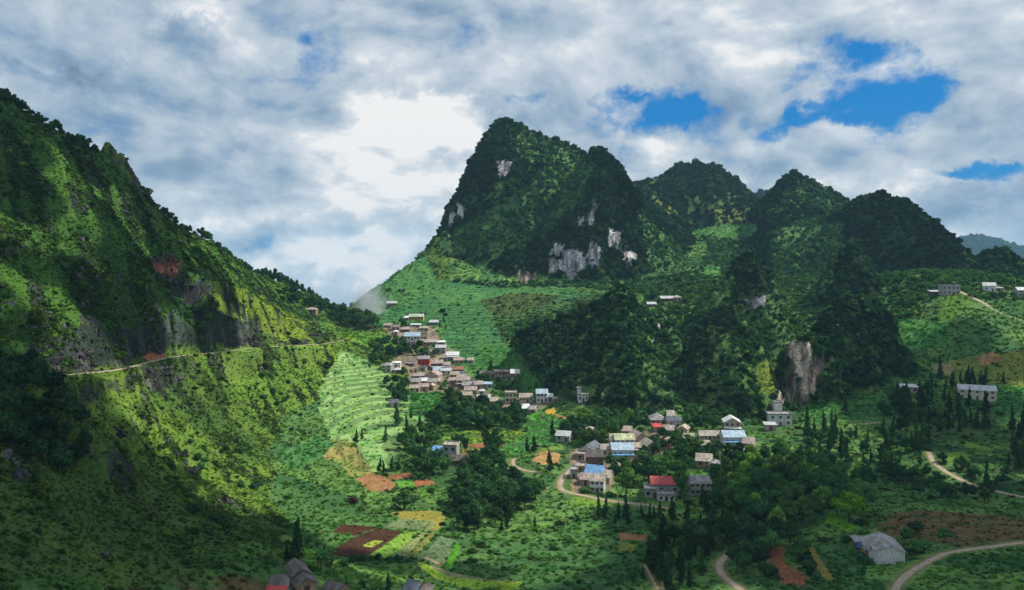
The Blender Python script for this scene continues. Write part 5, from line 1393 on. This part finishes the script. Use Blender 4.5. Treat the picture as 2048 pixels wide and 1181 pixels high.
zone('shrub', [(300,900),(460,860),(560,1020),(420,1060),(320,1000)], 22, (2,4), 1.1, DK + MD, 'bush on the grassy slope above the rice plots', 'bushes on the lower slope')
# middle of the valley
zone(BL, [(805,885),(860,860),(880,885),(862,905),(820,915),(800,905)], 16, (6,10), .95, DK + MD, 'bushy tree left of the pale blue sheet roof', 'trees left of the pale blue sheet roof')
zone(BB, [(830,925),(860,920),(880,940),(900,950),(870,965),(835,945)], 9, (8,12), .9, DK + MD, 'bamboo clump in front of the pale blue sheet roof', 'bamboo before the pale blue sheet roof')
zone(BL, [(940,915),(985,905),(1000,930),(1060,960),(1080,1000),(1060,1020),(950,1070),(915,1060),(910,1000),(930,950)], 48, (7,11), .9, DK + MD[:1], 'dark tree in the large mid-valley clump', 'trees of the clump in mid valley')
zone(BB, [(975,900),(992,900),(995,925),(975,930)], 3, (12,14), .7, DK, 'tall dark bamboo tower right of the grey flat-roofed house', 'tall bamboo in mid valley')
zone(BB, [(913,885),(930,885),(932,905),(915,905)], 2, (9,11), .7, MD, 'feathery bamboo right behind the grey flat-roofed house', 'bamboo behind the flat-roofed house')
for px, py, h, lab in ((797,852,14,'slender dark tree on the terraces left of the square green field'), (813,873,11,'slim tree on the maize terraces above the little soil plots'), (770,885,9,'lone slim tree in the middle of the maize terraces'),
                       (712,888,8,'small pale tree on the stubble at the left of the terraces'), (724,880,6,'small tree just right of the pale tree on the stubble'), (758,945,7,'leftmost of the little cypresses above the orange plot'), (768,946,6,'second little cypress above the orange plot'),
                       (784,944,7,'third little cypress above the orange plot'), (796,943,7,'rightmost of the little cypresses above the orange plot'), (980,745,10,'pointed dark cypress behind the brick row in the fields'), (838,856,8,'small dark tree at the foot of the square green field'),
                       (822,838,6,'low dark tree at the left foot of the square green field'), (1104,870,9,'lone cypress in the bright maize left of the lower village'), (1068,905,9,'slim tree by the little road left of the orange threshing ground'), (1100,945,11,'cypress below the orange threshing ground'),
                       (590,1128,11,'tall dark pine standing alone beside the lower slope'), (574,1122,5,'short dark tree left of the tall lone pine'), (648,1118,4,'little cypress at the left corner of the dark soil plot'), (776,1185,5,'dark cypress at the bottom edge under the paddy plots'),
                       (1690,825,9,'lone dark cypress on the green field right of the rock tower'), (1054,905,8,'slim tree left beside the little road')):
    plant(CT, *cast(px, py)[:2], h, h * .42, CY[int(px) % 3], lab)
for px, py, h, w, c, lab in ((808,1020,8,12,MD[0],'round bushy tree at the head of the yellow rice plots'), (706,1008,3,5,(0.09,.05,.03),'small reddish-brown bush in the maize left of the round tree'), (1540,1110,8,7,MD[1],'leafy tree beside the orange soil plot'), (1600,1120,7,8,MD[0],'round tree between the orange and olive plots'),
                           (1580,1095,9,8,DK[2],'dark tree at the top of the gap between the orange and olive plots'), (1698,1045,11,13,(0.13,.27,.02),'vivid yellow-green tree above the lime field'), (1890,1085,5,6,MD[0],'small tree on the brown terraces above the farm road'), (1832,1072,5,6,DK[1],'dark bush on the brown terraces behind the farmhouse'),
                           (1813,1085,5,5,MD[0],'bush at the right shoulder of the farmhouse'), (1840,1105,4,8,MD[0],'low leafy bush between the farmhouse and the farm road'), (1160,1000,0.1,0.1,MD[0],'') , (1820,1110,4,7,MD[1],'light bush beside the right wall of the farmhouse')):
    if lab: plant(BL, *cast(px, py)[:2], h, w, c, lab)
# lower village and the lush trees to its right
zone(BL, [(1120,862),(1180,840),(1240,838),(1300,838),(1300,862),(1230,872),(1200,895),(1150,900)], 26, (6,9), .95, MD + LT[:1] + DK, 'tree behind the left part of the lower village', 'trees behind the lower village')
zone(BB, [(1195,872),(1235,868),(1235,895),(1200,898)], 7, (9,13), .8, MD + LT[:1], 'light bamboo left of the yellow-green roof', 'bamboo left of the yellow-green roof')
zone(BL, [(1380,842),(1445,838),(1452,860),(1400,862),(1370,860)], 10, (6,9), .95, DK + MD, 'tree above the bare yard of the lower village', 'trees above the bare yard')
zone(BL, [(1320,880),(1370,878),(1400,905),(1480,905),(1500,925),(1440,930),(1400,925),(1330,925),(1260,925)], 32, (5,8), .95, DK + MD, 'tree in the green heart of the lower village', 'trees in the heart of the lower village')
zone(BL, [(1215,935),(1300,930),(1390,940),(1380,960),(1290,965),(1220,975)], 20, (5,8), .95, DK + MD, 'tree between the blue roofs and the red roof', 'trees between the blue and red roofs')
plant(BL, *cast(1298,972)[:2], 14, 13, DK[1], 'tall dark tree in front of the tan gables of the lower village')
plant(BL, *cast(1252,992)[:2], 13, 12, LT[2], 'tall light green tree left of the red roof')
plant(BL, *cast(1362,998)[:2], 13, 8, MD[1], 'upright tree between the red roof and the long grey house')
zone('shrub', [(1165,978),(1180,985),(1240,998),(1220,1000),(1160,988)], 6, (3,4), 1.5, MD, 'trimmed round bush by the road below the arched house', 'round bushes along the road')
zone(CT, [(1210,1010),(1450,1010),(1450,1060),(1300,1062),(1180,1040)], 20, (6,11), .38, CY, 'dark cypress along the field edge below the red roof', 'cypresses below the red roof')
zone(CT, [(900,1040),(960,1030),(1010,1020),(1100,1040),(1090,1060),(930,1068)], 8, (6,9), .4, CY, 'small cypress in the field right of the mid-valley clump', 'cypresses right of the mid-valley clump')
zone(BL, [(1430,945),(1510,925),(1600,915),(1700,950),(1745,985),(1730,1030),(1640,1035),(1560,1070),(1480,1065),(1430,1030)], 64, (8,13), .9, LT + MD + MD, 'light green leafy tree right of the lower village', 'lush light green trees right of the lower village')
zone(BL, [(1480,985),(1570,960),(1640,985),(1600,1060),(1500,1070)], 22, (7,11), .9, DK, 'dark tree inside the lush light green stand', 'dark trees inside the lush stand')
zone(BL, [(1540,880),(1700,880),(1850,890),(1900,930),(2048,960),(2090,1010),(1900,1010),(1740,960),(1600,910)], 40, (5,9), .95, DK + MD[:1], 'dark tree of the belt along the hill road', 'trees along the hill road')
zone(CT, [(1600,868),(1720,862),(1850,870),(1870,930),(1780,960),(1640,920)], 42, (8,13), .36, CY, 'slender dark cypress in the stand right of the villa', 'cypresses of the stand right of the villa')
zone(CT, [(1790,800),(1860,780),(1910,805),(2000,830),(1990,868),(1890,870),(1800,850)], 40, (8,13), .36, CY, 'slender cypress in front of the cream school', 'cypresses before the cream school')
zone(CT, [(1860,765),(1930,752),(2010,765),(2030,795),(1985,785),(1900,778),(1870,785)], 22, (7,11), .36, CY, 'cypress in the row behind the cream school', 'cypresses behind the cream school')
zone(BL, [(1780,800),(1860,790),(1900,820),(1880,870),(1800,870),(1760,840)], 16, (7,11), .9, MD + DK, 'rounded tree among cypresses below the hillside shelter', 'rounded trees below the hillside shelter')
zone(CT, [(1990,870),(2048,860),(2090,930),(2000,950)], 12, (10,15), .36, CY, 'tall dark cypress at the right edge of the picture', 'cypresses at the right edge')
zone(CT, [(1870,925),(1980,945),(2000,985),(1890,985),(1860,950)], 12, (5,9), .45, CY, 'short dark cypress along the lower hill road', 'cypresses along the lower hill road')
zone(CT, [(1285,1110),(1420,1090),(1490,1100),(1450,1175),(1330,1181),(1280,1170)], 22, (6,11), .46, CY, 'dark cypress left of the winding farm track', 'cypresses at the foot of the valley')
zone(BL, [(1460,1075),(1560,1070),(1520,1120),(1480,1150),(1460,1120)], 16, (6,9), .9, DK, 'dark tree right of the winding farm track', 'trees right of the winding farm track')
zone(BL, [(1300,1075),(1460,1062),(1460,1090),(1310,1100)], 14, (5,8), .95, DK + MD, 'tree of the belt above the winding farm track', 'trees above the winding farm track')
zone('shrub', [(1530,1115),(1550,1150),(1540,1165),(1520,1135)], 4, (4,6), .9, DK, 'dark bush at the left side of the orange soil plot', 'bushes left of the orange plot')
zone('shrub', [(1600,1100),(1625,1140),(1640,1165),(1620,1150)], 8, (3,5), 1.0, DK + MD, 'hedge bush between the orange and olive plots', 'hedge bushes between the two plots')
zone('shrub', [(1690,1085),(1715,1090),(1750,1130),(1735,1135),(1700,1110)], 9, (3,4), 1.1, DK + MD, 'bush of the hedge around the farmhouse yard', 'hedge bushes round the farmyard')
zone('shrub', [(900,995),(915,990),(925,1040),(905,1045)], 5, (3,5), 1.1, MD, 'bush at the right rim of the rice plots', 'bushes at the rim of the rice plots')
zone('shrub', [(700,1118),(830,1118),(830,1123),(700,1124)], 14, (1.5,2.5), 1.4, DK + MD, 'low hedge bush under the dark soil plot', 'hedge under the dark soil plot')
zone('banana_plant', [(625,1135),(660,1130),(680,1145),(650,1158)], 4, (4,5), 1.0, MD, 'banana plant behind the brown tiled hut', 'banana plants behind the hut')
zone('banana_plant', [(1265,870),(1300,900),(1260,905)], 2, (4,5), 1.0, MD, 'banana plant by the pinkish gable', 'banana plants by the gable')

# the 290 broadleaf trees that show largest are objects; the smaller ones are one mass
BLS = sorted([p for p in PLANTED if p[0] == BL], key=lambda p: -(p[3] * p[4]) / p[2] ** 2)
KEEP = set(id(p) for p in BLS[:290]); SMALL = BLS[290:]
groups = {}
for p in PLANTED:
    if p[0] != BL or id(p) in KEEP: groups.setdefault((p[7] or p[6]), []).append(p)
ORD = ['first','second','third','fourth','fifth','sixth','seventh','eighth','ninth','tenth','eleventh','twelfth','thirteenth','fourteenth','fifteenth','sixteenth']
def article(s): return s[2:] if s.startswith('a ') else s
for gname, ps in groups.items():
    ps.sort(key=lambda p: p[1] / p[2])
    n = len(ps)
    tall = max(ps, key=lambda p: p[3] / p[2]) if n > 16 else None
    cell_count = {}
    mid_y = sorted(p[2] for p in ps)[n // 2]
    for k, p in enumerate(ps):
        lab = p[6]
        if n == 1: pass
        elif n == 2: lab += ', ' + ('the left one' if k == 0 else 'the right one')
        elif n <= 16: lab += ', ' + ORD[k] + ' from the left'
        elif p is tall: lab += ', the tallest-looking one'
        else:
            third = ('left end', 'left half', 'right half', 'right end')[min(3, int(4 * k / n))]
            lab += ', ' + third + (', front' if p[2] < mid_y else ', back')
        g_ = p[7]
        if n > 16 and p is not tall:
            cell_count[lab] = cell_count.get(lab, 0) + 1
            lab += ', ' + ORD[min(15, cell_count[lab] - 1)] + ' from left'
            if len(lab.split()) > 16: lab = lab.replace(' the ', ' ')
        really_plant(p[0], p[1], p[2], p[3], p[4], p[5], lab, g_)
if SMALL:
    cr_ = [kind_broad(s)[0] for s in range(500, 504)]
    for c_ in cr_: c_.materials.clear(); c_.materials.append(M_LEAF_S)
    n = len(SMALL); me = bpy.data.meshes.new('distant_trees'); me.vertices.add(n)
    A_ = np.array([[p[1], p[2], float(zat(p[1], p[2])) - .1, p[4], p[3], *p[5]] for p in SMALL])
    me.vertices.foreach_set('co', A_[:, :3].astype(np.float32).ravel())
    me.attributes.new('variant', 'INT', 'POINT').data.foreach_set('value', trng.integers(0, 4, n).astype(np.int32))
    me.attributes.new('turn', 'FLOAT_VECTOR', 'POINT').data.foreach_set('vector', np.stack([np.zeros(n), np.zeros(n), trng.uniform(0, 6.28, n)], 1).astype(np.float32).ravel())
    me.attributes.new('size', 'FLOAT_VECTOR', 'POINT').data.foreach_set('vector', np.stack([A_[:, 3], A_[:, 3], A_[:, 4]], 1).astype(np.float32).ravel())
    me.attributes.new('tint', 'FLOAT_COLOR', 'POINT').data.foreach_set('color', np.concatenate([A_[:, 5:8] * trng.uniform(.7, 1.3, (n, 1)), np.ones((n, 1))], 1).astype(np.float32).ravel())
    cl_ = bpy.data.collections.new('distant tree kinds')
    for k, mm in enumerate(cr_): cl_.objects.link(bpy.data.objects.new('distant_tree_kind_%02d' % k, mm))
    o = link(bpy.data.objects.new('distant_trees', me)); o.modifiers.new('scatter', 'NODES').node_group = scatter_nodes(cl_)
    tag(o, 'smaller and farther trees of the village groves and ridges', kind='stuff')

# ------------------------------------------------------------------ added clouds above the frame, placed to shade slopes and corners
def shade_cloud_material():
    m, t, out = material('shade_cloud')
    d = t.node('ShaderNodeBsdfDiffuse'); d.inputs[0].default_value = (0.9, 0.9, 0.92, 1)
    tr = t.node('ShaderNodeBsdfTranslucent'); tr.inputs[0].default_value = (0.9, 0.92, 0.95, 1)
    mx = t.node('ShaderNodeMixShader'); mx.inputs[0].default_value = 0.3
    t.l.new(d.outputs[0], mx.inputs[1]); t.l.new(tr.outputs[0], mx.inputs[2]); t.l.new(mx.outputs[0], out.inputs[0]); return m
M_SHADE_CLOUD = shade_cloud_material()
def shade_cloud(px, py, D, rx, ry, height, seed, label, n=70):
    """an added, unseen flat cumulus, placed so its shadow falls round the given ground point"""
    g = P3(px, py, D); t = (height - g[2]) / SUN_DIR.z
    cx, cy = g[0] + SUN_DIR.x * t, g[1] + SUN_DIR.y * t
    r = np.random.default_rng(seed); v = []; f = []
    for i in range(n):
        a = r.uniform(0, 6.283); q = math.sqrt(r.uniform(0, 1)); edge_ = q ** 3
        bx, by = rx * q * math.cos(a), ry * q * math.sin(a)
        s = min(rx, ry) * r.uniform(.16, .34) * (1 - .6 * edge_); sz = s * .45
        o = len(v); nu, nv = 10, 6
        for j in range(nv + 1):
            th = math.pi * j / nv
            for k in range(nu):
                ph = 6.283 * k / nu; kk = r.uniform(.9, 1.1)
                v.append((bx + s * kk * math.sin(th) * math.cos(ph), by + s * kk * math.sin(th) * math.sin(ph), sz * kk * math.cos(th) * (1 if th < 1.57 else .5) + 20 * (1 - q)))
        for j in range(nv):
            for k in range(nu): f.append((o + j*nu + k, o + (j+1)*nu + k, o + (j+1)*nu + (k+1) % nu, o + j*nu + (k+1) % nu))
    me = bpy.data.meshes.new('shade_cloud'); me.from_pydata(v, [], f); me.materials.append(M_SHADE_CLOUD)
    me.polygons.foreach_set('use_smooth', [True] * len(me.polygons))
    o = link(bpy.data.objects.new('shade_cloud', me)); o.location = (cx, cy, height)
    tag(o, label, kind='stuff'); return o
shade_cloud(90, 480, 380, 120, 210, 620, 1, 'unseen cumulus added to shade the left slope')
shade_cloud(60, 1000, 170, 80, 95, 620, 2, 'unseen cumulus added to shade the foot of the left slope', 110)
shade_cloud(1000, 1200, 200, 330, 52, 620, 3, 'long unseen cumulus added to shade the near valley floor', 170)
shade_cloud(1980, 1050, 265, 125, 100, 620, 4, 'unseen cumulus added to shade the farm road', 150)
shade_cloud(2010, 760, 470, 90, 110, 660, 5, 'unseen cumulus added to shade the right hillside')
shade_cloud(1130, 470, 960, 120, 60, 900, 6, 'small unseen cumulus added to shade the great peak', 50)
shade_cloud(1790, 480, 880, 90, 70, 900, 7, 'broad unseen cumulus added to shade the right peaks', 60)

# ------------------------------------------------------------------ mist rising behind the pass
def mist(px, py, D, rx, ry, rz, dens, seed):
    g = P3(px, py, D)
    m = bpy.data.materials.new('mist'); m.use_nodes = True; t = NT(m.node_tree); t.n.clear(); out = t.node('ShaderNodeOutputMaterial')
    tc = t.node('ShaderNodeTexCoord').outputs['Object']
    L = t.vmath('LENGTH', tc); nz = t.noise(tc, 1.6, 4.0, 0.6)
    d = t.math('MULTIPLY', t.smooth(t.math('ADD', L, t.math('MULTIPLY', nz, 1.5)), 1.65, 0.75, 0.0, 1.0), dens)
    v = t.node('ShaderNodeVolumePrincipled'); v.inputs['Color'].default_value = (0.95, 0.96, 1, 1); t.l.new(d, v.inputs['Density'])
    v.inputs['Anisotropy'].default_value = 0.3; v.inputs['Emission Strength'].default_value = 0
    t.l.new(v.outputs[0], out.inputs['Volume'])
    mb = []; fs = []; nu, nv = 16, 10
    for j in range(nv + 1):
        for k in range(nu):
            th = math.pi * j / nv; ph = 6.2832 * k / nu; mb.append((math.sin(th) * math.cos(ph), math.sin(th) * math.sin(ph), math.cos(th)))
    for j in range(nv):
        for k in range(nu): fs.append((j*nu + k, (j+1)*nu + k, (j+1)*nu + (k+1) % nu, j*nu + (k+1) % nu))
    me = bpy.data.meshes.new('mist'); me.from_pydata(mb, [], fs); me.materials.append(m)
    o = link(bpy.data.objects.new('mist', me)); o.location = g; o.scale = (rx, ry, rz); o.rotation_euler = (0, math.radians(25), 0)
    tag(o, 'puff of white mist drifting up beside the wood at the pass', kind='stuff')
mist(738, 610, 760, 26, 14, 24, 0.13, 1)

# ------------------------------------------------------------------ valley air
mb = MB(); mb.box(-7500, 7500, -60, 7700, -1480, 345)
M_AIR = bpy.data.materials.new('haze'); M_AIR.use_nodes = True; t = NT(M_AIR.node_tree); t.n.clear(); out = t.node('ShaderNodeOutputMaterial')
v = t.node('ShaderNodeVolumePrincipled'); v.inputs['Color'].default_value = (0.42, 0.74, 1.0, 1); v.inputs['Density'].default_value = 0.000055
v.inputs['Anisotropy'].default_value = 0.0; v.inputs['Emission Strength'].default_value = 0
t.l.new(v.outputs[0], out.inputs['Volume'])
air = mb.build('haze', M_AIR); tag(air, 'thin blue haze filling the valley air', kind='stuff')
